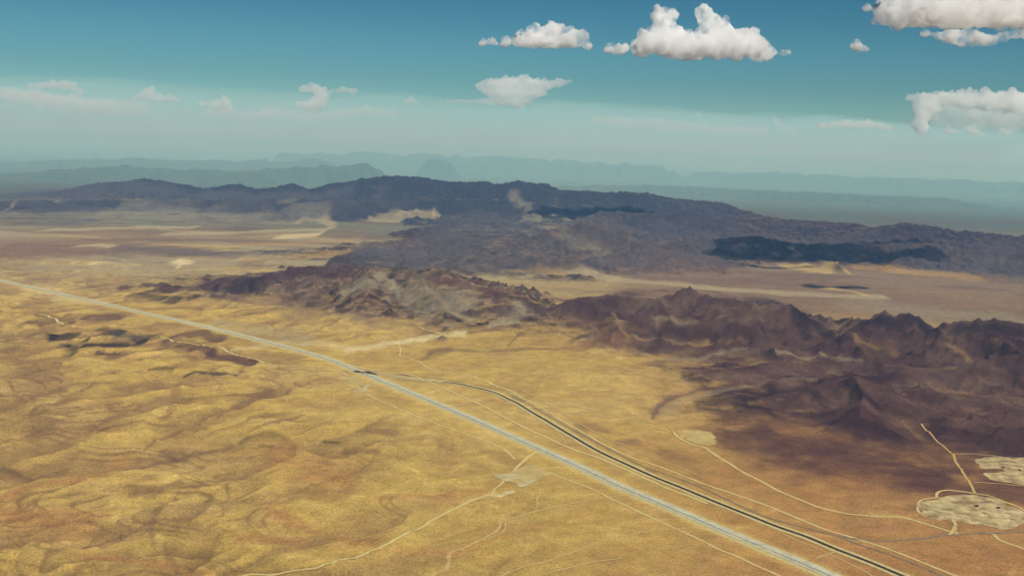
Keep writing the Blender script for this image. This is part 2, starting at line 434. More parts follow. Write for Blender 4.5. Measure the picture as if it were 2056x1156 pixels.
COLS = dict(gold=GOLD, sand=SAND, rust=RUST, brown=BROWN, rock=ROCK, basalt=BASALT, pale=PALE, grey=GREYG, mauve=MAUVE, ochre=OCHRE,
            green=np.array([.050, .042, .036]), dkr=np.array([.085, .038, .035]), bone=np.array([.66, .58, .36]), slate=np.array([.075, .065, .075]), tan=np.array([.33, .27, .16]))
EDGE = fbm(X, Y, 260, 4, 150); EDGE2 = fbm(X, Y, 900, 4, 160)
def stroke(col, op, hw_, pts, soft=.6, rag=.9):
    """patch of ground along a line of landmarks; hw_ = half width as seen from the flight path"""
    P = [land(a, b) for a, b in pts]
    if len(P) == 1: P = [P[0], P[0] + Vector((1, 0, 0))]
    c = COLS[col]
    mask = None
    rmid = [math.hypot((P[k].x + P[k + 1].x) / 2, (P[k].y + P[k + 1].y) / 2) for k in range(len(P) - 1)]
    xs = [p.x for p in P]; ys = [p.y for p in P]
    rm = max(rmid)
    # metres of ground, along the line of sight, that one step of the map covers: short on slopes that face the aeroplane
    bl = []
    for (a0, b0), p in zip(pts if len(pts) > 1 else [pts[0], pts[0]], P):
        p1 = land(a0, b0 - 3); p2 = land(a0, b0 + 3)
        r0 = math.hypot(p.x, p.y)
        e_ = abs(math.hypot(p1.x, p1.y) - math.hypot(p2.x, p2.y)) / 6
        bl.append(min(max(e_, r0 / F * 1.2), r0 * r0 / (F * (CAMZ - p.z)) * 1.3))
    B = hw_ * max(bl) * 2.6; AA = hw_ * rm / F * 3
    si, sj = sub(min(xs) - AA - 50, max(xs) + AA + 50, min(ys) - B - 50, max(ys) + B + 50)
    x = X[si, sj]; y = Y[si, sj]
    if x.size == 0: return
    dmin = np.full(x.shape, 1e9, np.float32)
    for k in range(len(P) - 1):
        r = rmid[k]
        a = r / F; b = (bl[k] + bl[k + 1]) / 2
        # ground shapes lie stretched along the line of sight: fans and washes run that way
        d, t = seg_dist(x / a, y / b, (P[k].x / a, P[k].y / b), (P[k + 1].x / a, P[k + 1].y / b))
        dmin = np.minimum(dmin, d)
    if rm < 12500 and np.mean(xs) < 600 and col in ('brown', 'rust', 'dkr'):
        soft *= .9; op = min(.85, op * 1.05)
    e = EDGE[si, sj] if rm < 16000 else EDGE2[si, sj]
    d = dmin / hw_ + e * rag * 1.3
    m = 1 - sstep(d, 1 - soft, 1 + soft * .6)
    A[si, sj] = A[si, sj] + (c - A[si, sj]) * (m * op)[..., None]

S = stroke
def fill(col, op, soft, pts, rag=1.0, lowm=.4):
    si, sj, m = poly_mask(pts, soft, False, rag)
    mod = lowm + .55 * sstep(RM[si, sj], .22, .55) + .4 * sstep(RMf[si, sj], .3, .6) + .25 * sstep(SL[si, sj], .08, .3)
    A[si, sj] = A[si, sj] + (COLS[col] - A[si, sj]) * np.clip(m * op * mod, 0, 1)[..., None]
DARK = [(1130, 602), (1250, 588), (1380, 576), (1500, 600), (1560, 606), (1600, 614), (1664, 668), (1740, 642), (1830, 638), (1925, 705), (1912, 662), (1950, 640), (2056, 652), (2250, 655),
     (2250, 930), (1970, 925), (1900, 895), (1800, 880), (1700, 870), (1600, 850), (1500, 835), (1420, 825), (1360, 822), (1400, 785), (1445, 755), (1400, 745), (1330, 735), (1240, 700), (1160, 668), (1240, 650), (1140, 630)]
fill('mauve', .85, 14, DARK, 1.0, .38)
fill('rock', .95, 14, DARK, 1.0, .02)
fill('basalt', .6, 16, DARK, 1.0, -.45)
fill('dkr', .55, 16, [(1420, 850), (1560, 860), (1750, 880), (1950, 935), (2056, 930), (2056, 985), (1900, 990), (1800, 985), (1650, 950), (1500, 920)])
# --- broad tones
S('brown', .55, 34, [(20, 700), (60, 760), (40, 820), (80, 860)], 1.2)
S('rust', .55, 40, [(0, 1030), (90, 1040), (160, 1060)], 1.2)
S('dkr', .35, 30, [(0, 950), (70, 960), (130, 925)], 1.0)
S('rust', .5, 26, [(560, 905), (640, 950), (700, 965)], 1.2)
S('rust', .45, 36, [(1300, 900), (1400, 950), (1550, 960), (1750, 960)], 1.3)
S('dkr', .62, 60, [(1480, 880), (1600, 905), (1750, 930), (1850, 960)], 1.2)
S('rock', .7, 60, [(1500, 830), (1650, 850), (1800, 880), (1930, 900)], 1.1)
S('dkr', .7, 42, [(1840, 960), (1900, 985), (2000, 985), (2056, 990)], .9)
S('rust', .5, 40, [(1750, 1130), (1900, 1120), (2056, 1110)], 1.2)
S('rock', .75, 46, [(1950, 890), (2056, 900), (2150, 900)], 1.0)
# --- dark country to the right
S('rock', .6, 52, [(1480, 760), (1640, 770), (1800, 800), (1960, 830), (2100, 850)], 1.0)
S('rock', .5, 48, [(1420, 690), (1600, 700), (1760, 715), (1900, 720), (2100, 710)], 1.0)
S('rock', .4, 40, [(1250, 640), (1360, 650), (1500, 660), (1620, 650)], 1.0)
S('rock', .6, 26, [(1180, 610), (1280, 600), (1400, 606)], 1.1)
S('rock', .6, 22, [(1300, 690), (1370, 700), (1440, 725)], 1.1)
S('basalt', .75, 13, [(1525, 612), (1560, 612), (1600, 622), (1640, 650), (1662, 668)], .8)
S('basalt', .7, 12, [(1730, 648), (1780, 640), (1840, 642), (1880, 668)], .8)
S('basalt', .7, 16, [(1930, 660), (1980, 655), (2056, 668)], .9)
S('basalt', .7, 17, [(1700, 765), (1730, 785), (1745, 800)], .8)
S('basalt', .6, 10, [(1400, 812), (1470, 798), (1560, 786), (1640, 790)], .8)
S('basalt', .6, 9, [(1480, 818), (1520, 812), (1550, 830)], .8)
S('basalt', .6, 10, [(1375, 757), (1405, 758), (1425, 766)], .8)
S('basalt', .5, 10, [(1460, 735), (1560, 722), (1680, 730)], 1.0)
S('basalt', .5, 14, [(1640, 835), (1720, 850), (1800, 880)], 1.0)
S('rock', .7, 9, [(1330, 628), (1400, 640), (1500, 655)], 1.0)
S('basalt', .5, 8, [(1230, 662), (1300, 670), (1370, 668)], 1.0)
S('mauve', .4, 4, [(1360, 642), (1450, 640)], 1.4)
S('ochre', .3, 2.5, [(1420, 690), (1500, 686)], 1.2); S('mauve', .6, 4, [(1400, 732), (1450, 712), (1520, 702)], .9)
S('brown', .4, 9, [(1730, 690), (1790, 700)], 1.5); S('ochre', .3, 3, [(1975, 690), (2040, 698)], 1.2)
S('ochre', .5, 3, [(1170, 668), (1260, 676), (1340, 684), (1420, 690)], 1.0); S('tan', .4, 3, [(1230, 630), (1320, 640), (1400, 646)], 1.0)
S('ochre', .45, 4, [(1680, 672), (1720, 680), (1760, 700), (1800, 712)], 1.1); S('ochre', .4, 4, [(1900, 690), (1930, 705), (1950, 725)], 1.1)
S('tan', .45, 3, [(1560, 705), (1640, 712), (1730, 722)], 1.1); S('tan', .4, 3, [(1330, 720), (1400, 722), (1450, 706), (1500, 700)], 1.0)
S('dkr', .6, 4, [(1310, 838), (1322, 815), (1350, 798), (1400, 784), (1470, 770), (1540, 762)], .8)
S('mauve', .6, 12, [(1440, 755), (1520, 765), (1600, 770)], 1.0)
S('ochre', .35, 4, [(1505, 809), (1530, 806)], 1.3)
S('rust', .35, 10, [(1560, 860), (1640, 870), (1700, 880)], 1.0)
S('ochre', .3, 8, [(1820, 855), (1850, 880)], 1.4)
S('grey', .35, 3, [(1350, 830), (1370, 808), (1430, 790), (1500, 775), (1640, 760)], .9)
S('grey', .4, 4, [(1335, 835), (1345, 815), (1400, 790)], .9)
S('mauve', .6, 9, [(1310, 830), (1340, 800), (1400, 780)], .9)
S('sand', .6, 9, [(1370, 872), (1410, 874), (1425, 880)], .5)
S('brown', .5, 16, [(1330, 905), (1370, 925), (1400, 940)], 1.0)
# --- valley beyond them
S('mauve', .55, 30, [(1250, 545), (1450, 560), (1650, 580), (1850, 610), (2056, 640)], 1.2)
S('grey', .5, 20, [(1700, 615), (1850, 625), (2056, 645)], 1.1)
S('tan', .8, 5, [(1060, 552), (1200, 553), (1330, 568), (1450, 580), (1600, 590), (1780, 597)], .8)
S('sand', .6, 3.5, [(1640, 576), (1700, 582), (1740, 592)], .8)
S('sand', .55, 5, [(1570, 534), (1610, 530), (1650, 540), (1680, 528), (1700, 545)], .6)
S('ochre', .6, 6, [(1720, 540), (1800, 543), (1880, 552), (1960, 556)], .9)
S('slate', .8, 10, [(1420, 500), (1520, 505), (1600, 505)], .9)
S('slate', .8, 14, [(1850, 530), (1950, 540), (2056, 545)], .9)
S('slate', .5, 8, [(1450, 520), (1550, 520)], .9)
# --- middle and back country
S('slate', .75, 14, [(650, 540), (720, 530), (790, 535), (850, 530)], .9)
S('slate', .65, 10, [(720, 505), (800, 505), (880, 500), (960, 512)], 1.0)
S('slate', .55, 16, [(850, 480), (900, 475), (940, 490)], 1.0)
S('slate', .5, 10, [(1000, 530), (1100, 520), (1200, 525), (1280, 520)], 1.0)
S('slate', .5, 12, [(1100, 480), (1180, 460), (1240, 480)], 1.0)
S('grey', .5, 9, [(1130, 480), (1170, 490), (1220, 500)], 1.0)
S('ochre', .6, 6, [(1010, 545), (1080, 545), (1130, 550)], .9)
S('slate', .75, 15, [(60, 385), (200, 385), (330, 385), (480, 390), (600, 390), (700, 385)], 1.0)
S('slate', .6, 9, [(150, 420), (300, 415), (450, 425)], 1.1)
S('slate', .6, 6, [(40, 448), (100, 450), (190, 444)], .9)
S('grey', .5, 14, [(200, 430), (350, 435), (500, 440), (640, 435)], 1.2)
S('tan', .8, 4, [(90, 462), (200, 458), (320, 456), (385, 458)], .6)
S('tan', .8, 4, [(330, 470), (420, 470), (540, 464), (660, 460)], .6)
S('tan', .7, 6, [(600, 445), (650, 440), (670, 455)], .7)
S('pale', .6, 3.5, [(155, 494), (190, 492), (225, 495)], .5)
S('pale', .6, 6, [(560, 475), (640, 470)], .6)
S('mauve', .75, 14, [(-20, 502), (100, 505), (250, 500), (380, 505), (480, 510)], .9)
S('slate', .5, 7, [(230, 498), (330, 502), (450, 510), (560, 505)], 1.0)
S('tan', .6, 4, [(740, 440), (820, 436), (870, 430)], .7)
S('tan', .6, 5, [(800, 430), (850, 425), (880, 432)], .8)
S('ochre', .6, 4, [(480, 520), (600, 512), (700, 505)], .9)
S('ochre', .5, 4, [(480, 492), (600, 488), (720, 480)], .9)
S('tan', .5, 16, [(60, 535), (200, 540), (330, 540), (470, 530)], 1.1)
S('pale', .8, 4, [(350, 524), (375, 530), (360, 534)], .6)
S('pale', .5, 3, [(180, 530), (220, 527)], .6)
S('tan', .5, 3, [(1050, 465), (1100, 458), (1130, 452)], .8)
S('grey', .5, 10, [(1030, 400), (1060, 410)], .9); S('grey', .5, 9, [(1060, 440), (1120, 430), (1160, 445)], 1.0)
S('tan', .5, 2.5, [(30, 408), (115, 404)], .7); S('grey', .45, 6, [(560, 405), (590, 402)], .7)
fill('slate', .6, 10, [(-40, 395), (200, 385), (500, 390), (700, 385), (850, 395), (830, 415), (700, 425), (640, 440), (500, 448), (300, 450), (0, 450)], 1.0, -.1)
fill('slate', .5, 10, [(900, 430), (1050, 440), (1250, 445), (1420, 440), (1500, 470), (1430, 490), (1500, 540), (1300, 540), (1150, 535), (900, 540), (700, 545), (640, 520), (760, 490), (850, 470)])
fill('slate', .5, 8, [(1420, 470), (1560, 465), (1800, 475), (2056, 490), (2200, 495), (2200, 560), (2000, 550), (1850, 535), (1600, 520), (1430, 515)])
# --- main hill
S('rock', .85, 9, [(240, 578), (290, 572), (330, 575)], .8)
S('rock', .85, 9, [(300, 584), (350, 580), (395, 576), (440, 570)], .9)
S('basalt', .6, 7, [(270, 590), (310, 594), (330, 598)], .8); S('basalt', .6, 6, [(335, 606), (350, 608)], .7)
S('rock', .85, 14, [(410, 575), (460, 565), (520, 558), (570, 548), (620, 545)], .9)
S('basalt', .6, 9, [(430, 580), (470, 575), (530, 566)], .9)
S('rock', .85, 9, [(580, 560), (630, 550), (700, 540)], .9)
S('basalt', .5, 10, [(660, 532), (740, 530), (800, 538), (850, 545)], .9)
S('basalt', .5, 6, [(830, 560), (800, 572), (790, 590)], .8)
S('dkr', .7, 8, [(860, 558), (920, 568), (990, 582), (1040, 592)], .9)
S('basalt', .55, 5, [(700, 602), (690, 610), (680, 618)], .8)
S('basalt', .5, 6, [(760, 590), (735, 600), (720, 620)], .8)  # dark rock, with the shaded left face of the peak painted in
S('basalt', .5, 6, [(640, 590), (620, 605), (650, 608)], .8)  # dark rock, with another shaded left face painted in
S('grey', .75, 10, [(760, 555), (790, 572), (800, 585)], .8)  # pale slope, with the sunlit right side painted in
S('grey', .6, 9, [(690, 590), (720, 575), (750, 570)], .8)
S('grey', .5, 20, [(830, 580), (880, 600), (940, 610)], 1.1)
S('mauve', .5, 22, [(480, 600), (560, 605), (620, 640)], 1.2)
S('mauve', .4, 20, [(720, 640), (780, 650), (850, 660)], 1.2)
S('grey', .7, 9, [(1040, 612), (1060, 625), (1040, 640), (990, 655)], .8)
S('basalt', .75, 3.2, [(918, 644), (928, 645)], .6, .3); S('basalt', .75, 3.2, [(960, 652), (980, 649)], .6, .3); S('basalt', .65, 3, [(890, 661), (897, 660)], .6, .3)
S('rock', .7, 7, [(1055, 610), (1075, 620), (1060, 626)], .8)
S('rock', .7, 5, [(1080, 615), (1160, 612), (1240, 602)], .9)
S('brown', .7, 3.4, [(940, 668), (985, 660), (1060, 652), (1150, 640), (1230, 640)], .8)
S('brown', .65, 3.5, [(1020, 695), (1040, 672), (1120, 665), (1220, 660), (1300, 668)], .8)
S('brown', .6, 4, [(860, 712), (880, 702), (980, 706), (1060, 700), (1180, 696)], .8)
S('brown', .55, 9, [(850, 718), (870, 708), (900, 704)], 1.0)
S('rust', .35, 14, [(1060, 690), (1160, 690), (1260, 690)], 1.2)
S('bone', .45, 8, [(700, 700), (770, 692), (850, 680), (930, 668)], 1.1)
S('pale', .35, 6, [(470, 700), (560, 690), (640, 690), (700, 700)], 1.0)
S('pale', .35, 6, [(60, 575), (140, 600), (210, 610)], .9)
S('grey', .4, 14, [(430, 650), (520, 665), (620, 680)], 1.1)
# --- dark streaks left of the highway
S('brown', .8, 4, [(75, 632), (110, 640), (140, 645)], .8)
S('dkr', .75, 6, [(140, 650), (165, 640), (195, 634), (240, 640)], .9)
S('dkr', .6, 4, [(50, 650), (110, 648)], 1.0)
S('basalt', .7, 3.5, [(65, 671), (95, 670), (110, 678)], .8)
S('basalt', .8, 7, [(110, 675), (135, 671), (155, 672)], .7)
S('basalt', .8, 4, [(140, 692), (175, 682), (200, 672), (240, 672)], .7)
S('green', .8, 9, [(235, 674), (270, 678), (305, 676)], .7)
S('basalt', .85, 5, [(170, 692), (210, 693), (260, 693), (290, 686)], .7)
S('basalt', .7, 5, [(130, 690), (150, 700), (150, 708)], .8)
S('basalt', .65, 3, [(195, 661), (225, 664), (250, 666)], .8)
S('basalt', .7, 3.5, [(195, 709), (220, 711), (240, 710)], .8)
S('dkr', .75, 8, [(340, 680), (360, 672), (410, 670), (440, 685)], .9)
S('dkr', .75, 6, [(355, 695), (400, 700), (430, 710)], .9)
S('dkr', .8, 7, [(420, 715), (460, 718), (510, 728)], .8)
S('basalt', .6, 3.5, [(300, 740), (330, 738), (350, 738)], .9)
S('basalt', .75, 3, [(370, 755), (395, 745), (430, 750), (475, 753)], .8)
S('brown', .6, 9, [(60, 790), (150, 770), (240, 770), (330, 780)], 1.3)
S('brown', .65, 4, [(60, 830), (110, 812), (190, 800)], .9)
S('brown', .6, 4, [(0, 890), (70, 870), (110, 854)], .9)
S('brown', .6, 4, [(180, 870), (230, 855), (310, 852), (350, 855)], .9)
S('brown', .6, 5, [(300, 895), (330, 880), (360, 868)], .9)
S('brown', .5, 9, [(330, 840), (345, 815), (360, 770)], 1.1)
S('brown', .65, 7, [(440, 835), (470, 820), (520, 800), (540, 790)], .9)
S('brown', .6, 7, [(520, 780), (550, 792)], .9)
S('brown', .6, 5, [(500, 865), (560, 845), (610, 832)], .9)
S('brown', .6, 9, [(330, 905), (370, 925), (430, 905), (460, 895)], 1.0)
S('rust', .6, 7, [(0, 1000), (80, 970), (170, 960), (260, 905)], 1.0)
S('basalt', .4, 2.5, [(40, 1015), (90, 990), (160, 965)], 1.0)
S('brown', .65, 10, [(260, 975), (310, 990), (360, 970)], 1.0)
S('brown', .55, 8, [(310, 1100), (300, 1060), (330, 1010), (360, 985)], 1.0)
S('brown', .55, 7, [(330, 1090), (345, 1130), (360, 1160)], 1.0)
S('rust', .55, 7, [(540, 1020), (600, 1055), (660, 1080), (760, 1086)], 1.1)
S('rust', .5, 6, [(430, 1050), (480, 1075), (560, 1085), (620, 1090)], 1.1)
S('rust', .5, 6, [(90, 1115), (200, 1120), (300, 1125), (420, 1150)], 1.1)
S('brown', .65, 9, [(740, 862), (770, 866), (790, 872)], .9)
S('basalt', .5, 2.4, [(650, 886), (680, 889)], .8); S('basalt', .4, 2.4, [(520, 895), (548, 897)], .8)
S('brown', .55, 5, [(690, 906), (760, 908)], .9)
S('rust', .4, 8, [(740, 1000), (860, 995), (960, 985), (1060, 960)], 1.2)
S('rust', .4, 8, [(800, 1100), (900, 1110), (1010, 1080), (1140, 1040)], 1.3)
S('rust', .4, 8, [(1150, 880), (1180, 860), (1230, 865)], 1.1)
S('mauve', .5, 7, [(1160, 855), (1190, 858), (1220, 866)], 1.0)
S('mauve', .5, 7, [(1240, 890), (1280, 885)], 1.0)
S('brown', .35, 12, [(960, 900), (1010, 915), (1050, 935)], 1.2)
# graded verges of the highway and the railway land
vm = (1 - sstep(DH, 45, 130)) * (1 - sstep(Y, 16000, 30000))
A = lerp(A, SAND * 1.05, vm * .55)
# small scale mottling by desert scrub
A *= (1 + .10 * fbm(X, Y, 60, 3, 170))[..., None]
A = np.clip(A, .008, .8)

# ------------------------------------------------------------------ materials
def new_mat(name):
    m = bpy.data.materials.new(name); m.use_nodes = True
    nt = m.node_tree; nt.nodes.clear()
    o = nt.nodes.new('ShaderNodeOutputMaterial')
    return m, nt, o
def land_mat():
    m, nt, o = new_mat('desert_land')
    b = nt.nodes.new('ShaderNodeBsdfDiffuse'); b.inputs['Roughness'].default_value = .6
    at_ = nt.nodes.new('ShaderNodeAttribute'); at_.attribute_name = 'soil_shade_haze'
    geo = nt.nodes.new('ShaderNodeNewGeometry')
    n = nt.nodes.new('ShaderNodeTexNoise'); n.inputs['Scale'].default_value = 1 / 15.; n.inputs['Detail'].default_value = 4; n.inputs['Roughness'].default_value = .7
    nb = nt.nodes.new('ShaderNodeTexNoise'); nb.inputs['Scale'].default_value = 1 / 130.; nb.inputs['Detail'].default_value = 5; nb.inputs['Roughness'].default_value = .65
    r = nt.nodes.new('ShaderNodeMapRange'); r.inputs[1].default_value = .3; r.inputs[2].default_value = .7; r.inputs[3].default_value = .60; r.inputs[4].default_value = 1.40
    r2 = nt.nodes.new('ShaderNodeMapRange'); r2.inputs[1].default_value = .3; r2.inputs[2].default_value = .7; r2.inputs[3].default_value = .80; r2.inputs[4].default_value = 1.20
    mu = nt.nodes.new('ShaderNodeMath'); mu.operation = 'MULTIPLY'
    vm_ = nt.nodes.new('ShaderNodeVectorMath'); vm_.operation = 'SCALE'
    nt.links.new(geo.outputs['Position'], n.inputs['Vector']); nt.links.new(geo.outputs['Position'], nb.inputs['Vector'])
    nt.links.new(n.outputs['Fac'], r.inputs[0]); nt.links.new(nb.outputs['Fac'], r2.inputs[0])
    nt.links.new(r.outputs[0], mu.inputs[0]); nt.links.new(r2.outputs[0], mu.inputs[1])
    nt.links.new(at_.outputs['Color'], vm_.inputs[0]); nt.links.new(mu.outputs[0], vm_.inputs['Scale'])
    nt.links.new(vm_.outputs[0], b.inputs['Color'])
    bp = nt.nodes.new('ShaderNodeBump'); bp.inputs['Distance'].default_value = 16; bp.inputs['Strength'].default_value = .8
    nt.links.new(nb.outputs['Fac'], bp.inputs['Height']); nt.links.new(bp.outputs[0], b.inputs['Normal'])
    nt.links.new(b.outputs[0], o.inputs['Surface'])
    return m
def dirt_mat(name, c1, c2, scale=1 / 20., rough=.9):
    m, nt, o = new_mat(name)
    b = nt.nodes.new('ShaderNodeBsdfDiffuse')
    geo = nt.nodes.new('ShaderNodeNewGeometry')
    n = nt.nodes.new('ShaderNodeTexNoise'); n.inputs['Scale'].default_value = scale; n.inputs['Detail'].default_value = 5; n.inputs['Roughness'].default_value = .7
    cr = nt.nodes.new('ShaderNodeValToRGB')
    cr.color_ramp.elements[0].position = .35; cr.color_ramp.elements[1].position = .65
    cr.color_ramp.elements[0].color = (*c1, 1); cr.color_ramp.elements[1].color = (*c2, 1)
    nt.links.new(geo.outputs['Position'], n.inputs['Vector']); nt.links.new(n.outputs['Fac'], cr.inputs[0])
    nt.links.new(cr.outputs[0], b.inputs['Color']); nt.links.new(b.outputs[0], o.inputs['Surface'])
    return m
M_LAND = land_mat()
M_CONC = dirt_mat('worn_concrete', (.44, .43, .31), (.66, .63, .46), 1 / 60.)
M_ASPH = dirt_mat('old_asphalt', (.13, .13, .12), (.24, .23, .19), 1 / 40.)
M_ROUTE = dirt_mat('faded_asphalt', (.20, .18, .15), (.30, .27, .20), 1 / 40.)
M_TRACK = dirt_mat('bare_dirt', (.58, .44, .17), (.72, .58, .26), 1 / 30.)
M_TRACK2 = dirt_mat('reddish_bare_dirt', (.50, .33, .12), (.62, .44, .18), 1 / 30.)
M_SHOULDER = dirt_mat('graded_gravel', (.50, .40, .17), (.66, .55, .26), 1 / 25.)
M_PAD = dirt_mat('scraped_pale_ground', (.44, .34, .15), (.68, .57, .30), 1 / 60.)
M_PAD2 = dirt_mat('scraped_tan_ground', (.46, .33, .11), (.60, .47, .20), 1 / 90.)
M_QUARRY = dirt_mat('quarry_ground', (.24, .155, .07), (.68, .55, .29), 1 / 75.)
M_BALLAST = dirt_mat('dark_ballast', (.020, .013, .014), (.085, .055, .045), 1 / 60.)
M_STEEL = dirt_mat('rail_steel', (.12, .08, .06), (.2, .15, .12), 1 / 10.)
M_DKCONC = dirt_mat('grey_concrete', (.25, .25, .23), (.34, .33, .29), 1 / 8.)

# ------------------------------------------------------------------ land meshes: one sheet, cut into plain and hills along the faces
V = np.stack([X, Y, Z], -1).reshape(-1, 3)
idx = np.arange(NR * NT, dtype=np.int32).reshape(NR, NT)
q = np.stack([idx[:-1, :-1], idx[:-1, 1:], idx[1:, 1:], idx[1:, :-1]], -1)
q = q.reshape(-1, 4)
# first ring is a fan at the nadir: drop its degenerate quads later by using triangles
fid = HID[:-1, :-1].reshape(-1)
# smooth vertex normals over the whole sheet
P0 = V[q[:, 0]]; P2 = V[q[:, 2]]; P1 = V[q[:, 1]]; P3 = V[q[:, 3]]
fn = np.cross(P2 - P0, P3 - P1).astype(np.float64)
VN = np.zeros((NR * NT, 3))
for k in range(4):
    for a in range(3):
        VN[:, a] += np.bincount(q[:, k], fn[:, a], minlength=NR * NT)
VN /= np.maximum(np.linalg.norm(VN, axis=1, keepdims=True), 1e-9)
flip = VN[:, 2] < 0
VN[flip] *= -1
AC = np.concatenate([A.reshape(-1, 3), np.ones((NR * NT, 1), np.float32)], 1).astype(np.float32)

def grid_object(name, faces, label=None):
    used = np.unique(faces)
    remap = np.zeros(NR * NT, np.int32); remap[used] = np.arange(len(used))
    f = remap[faces]
    me = bpy.data.meshes.new(name)
    me.vertices.add(len(used)); me.vertices.foreach_set('co', V[used].astype(np.float32).ravel())
    me.loops.add(f.size); me.loops.foreach_set('vertex_index', f.ravel().astype(np.int32))
    me.polygons.add(len(f)); me.polygons.foreach_set('loop_start', np.arange(0, f.size, 4, dtype=np.int32))
    me.update(calc_edges=True)
    me.polygons.foreach_set('use_smooth', np.ones(len(f), bool))
    ca = me.color_attributes.new('soil_shade_haze', 'FLOAT_COLOR', 'POINT')
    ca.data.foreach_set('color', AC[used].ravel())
    me.normals_split_custom_set_from_vertices(VN[used].astype(np.float32))
    me.materials.append(M_LAND)
    o = bpy.data.objects.new(name, me); COL.objects.link(o)
    o['kind'] = 'structure'
    if label: o['label'] = label
    return o
rowi = np.repeat(np.arange(NR - 1), NT - 1)
ok = rowi > 0
NAMES = {0: ('ground', None), 1: ('mountain_range', None), 2: ('foothills', None), 3: ('mountain_range', None), 4: ('rocky_hill', None), 5: ('low_hill', None),
         6: ('dark_hill', None), 7: ('dark_hill', None), 8: ('dark_hill', None), 9: ('dark_hill', None), 10: ('dark_hill', None), 11: ('dark_knoll', None),
         12: ('sandy_hill', None), 13: ('distant_range', None), 14: ('distant_range', None)}
for h in sorted(NAMES):
    sel = ok & (fid == h)
    if sel.sum(): grid_object(NAMES[h][0], q[sel], NAMES[h][1])
# the ground right under the aeroplane: a fan from the nadir
me = bpy.data.meshes.new('ground'); ring = V[idx[1]]
me.from_pydata([(0, 0, 0)] + [tuple(p) for p in ring], [], [(0, k + 1, k + 2) for k in range(NT - 1)])
me.color_attributes.new('soil_shade_haze', 'FLOAT_COLOR', 'POINT').data.foreach_set('color', np.tile([.40, .25, .09, 1.], NT + 1))
me.materials.append(M_LAND); me.update()
o = bpy.data.objects.new('ground', me); COL.objects.link(o); o['kind'] = 'structure'

# ------------------------------------------------------------------ roads and tracks: ribbons that follow the land
def link(name, verts, faces, mat, parent=None, kind=None, smooth=True):
    me = bpy.data.meshes.new(name); me.from_pydata([tuple(v) for v in verts], [], faces); me.materials.append(mat)
    me.update()
    o = bpy.data.objects.new(name, me); COL.objects.link(o)
    if parent: o.parent = parent
    if kind: o['kind'] = kind
    return o
def path_pts(pts, step=25.0, jitter=0.0):
    P = [land(a, b) for a, b in pts]
    P = [Vector((p.x, p.y, 0)) for p in P]
    c = catmull(P, step)
    if jitter:
        s = np.array([[p.x, p.y] for p in c]); 
        jx = fbm(s[:, 0], s[:, 1], 260, 3, 300) * jitter; jy = fbm(s[:, 0], s[:, 1], 260, 3, 310) * jitter
        for k, p in enumerate(c): p.x += jx[k]; p.y += jy[k]
    return c
def ribbon(name, c, profile, mat, lift=1.6, parent=None, kind='structure', vary=0.0, smoothz=0):
    """profile: list of (offset to the right of the line, height)"""
    n = len(c)
    arr = np.array([[p.x, p.y] for p in c])
    tg = np.gradient(arr, axis=0); tg /= np.maximum(np.linalg.norm(tg, axis=1, keepdims=True), 1e-6)
    nr = np.stack([tg[:, 1], -tg[:, 0]], 1)
    z = height(arr[:, 0], arr[:, 1])
    z = np.maximum.reduce([z] + [height(arr[:, 0] + nr[:, 0] * off, arr[:, 1] + nr[:, 1] * off) for off, _ in profile])
    if smoothz:
        k = np.ones(smoothz) / smoothz
        z = np.maximum(np.convolve(np.pad(z, smoothz // 2, 'edge'), k, 'valid')[:n], z - 2)
    v = []; wv = 1 + vary * fbm(arr[:, 0], arr[:, 1], 120, 3, 330) if vary else np.ones(n)
    for i in range(n):
        for off, h in profile:
            v.append((arr[i, 0] + nr[i, 0] * off * wv[i], arr[i, 1] + nr[i, 1] * off * wv[i], z[i] + lift + h))
    m = len(profile)
    f = [(i * m + j, i * m + j + 1, (i + 1) * m + j + 1, (i + 1) * m + j) for i in range(n - 1) for j in range(m - 1)]
    return link(name, v, f, mat, parent, kind)

hc = [Vector((p.x, p.y, 0)) for p in catmull([at(a, b) for a, b in HWY], 25.0)]
hc = [p for p in hc if p.y > 3500]
ribbon('highway_verge', hc, [(-72, -3), (-62, 0), (58, 0), (66, -3)], M_SHOULDER, 1.2, smoothz=9)
ribbon('highway', hc, [(-50, 0), (-4, 0)], M_CONC, 2.6, smoothz=9)       # far carriageway with paved shoulders
ribbon('highway', hc, [(6, 0), (28, 0)], M_CONC, 2.6, smoothz=9)
ribbon('highway_median', hc, [(-4, 0), (-2, -.8), (6, -.8)], M_ASPH, 2.5, smoothz=9)

RAIL = [(742, 748), (790, 755), (840, 763), (890, 767), (940, 775), (985, 786), (1020, 801), (1060, 823), (1100, 846), (1150, 876), (1200, 905), (1255, 931), (1310, 956),
        (1370, 980), (1430, 1005), (1500, 1033), (1560, 1057), (1620, 1078), (1680, 1103), (1750, 1130), (1812, 1156), (1900, 1192), (2100, 1275), (2400, 1400)]
rc = path_pts(RAIL, 22)
rw = bpy.data.objects.new('railway', None); COL.objects.link(rw); rw['kind'] = 'structure'
ribbon('service_strip', rc, [(-44, 0), (40, 0)], M_SHOULDER, 1.2, rw, None, vary=.25, smoothz=7)
rc2 = [p for p in rc if p.x > land(885, 767).x]
ribbon('old_ballast', [p for p in rc if p.x <= land(892, 767).x], [(-7, .3), (-4, 2.2), (4, 2.2), (7, .3)], M_ROUTE, 1.6, rw, None, smoothz=7)
ribbon('ballast_bank', rc2, [(-11, .3), (-6.5, 4.2), (6.5, 4.2), (11, .3)], M_BALLAST, 1.6, rw, None, smoothz=7)
for off in (-4.2, -2.7, 2.7, 4.2):
    ribbon('rail', rc, [(off - .15, 4.5), (off + .15, 4.5)], M_STEEL, 1.6, rw, None, smoothz=7)

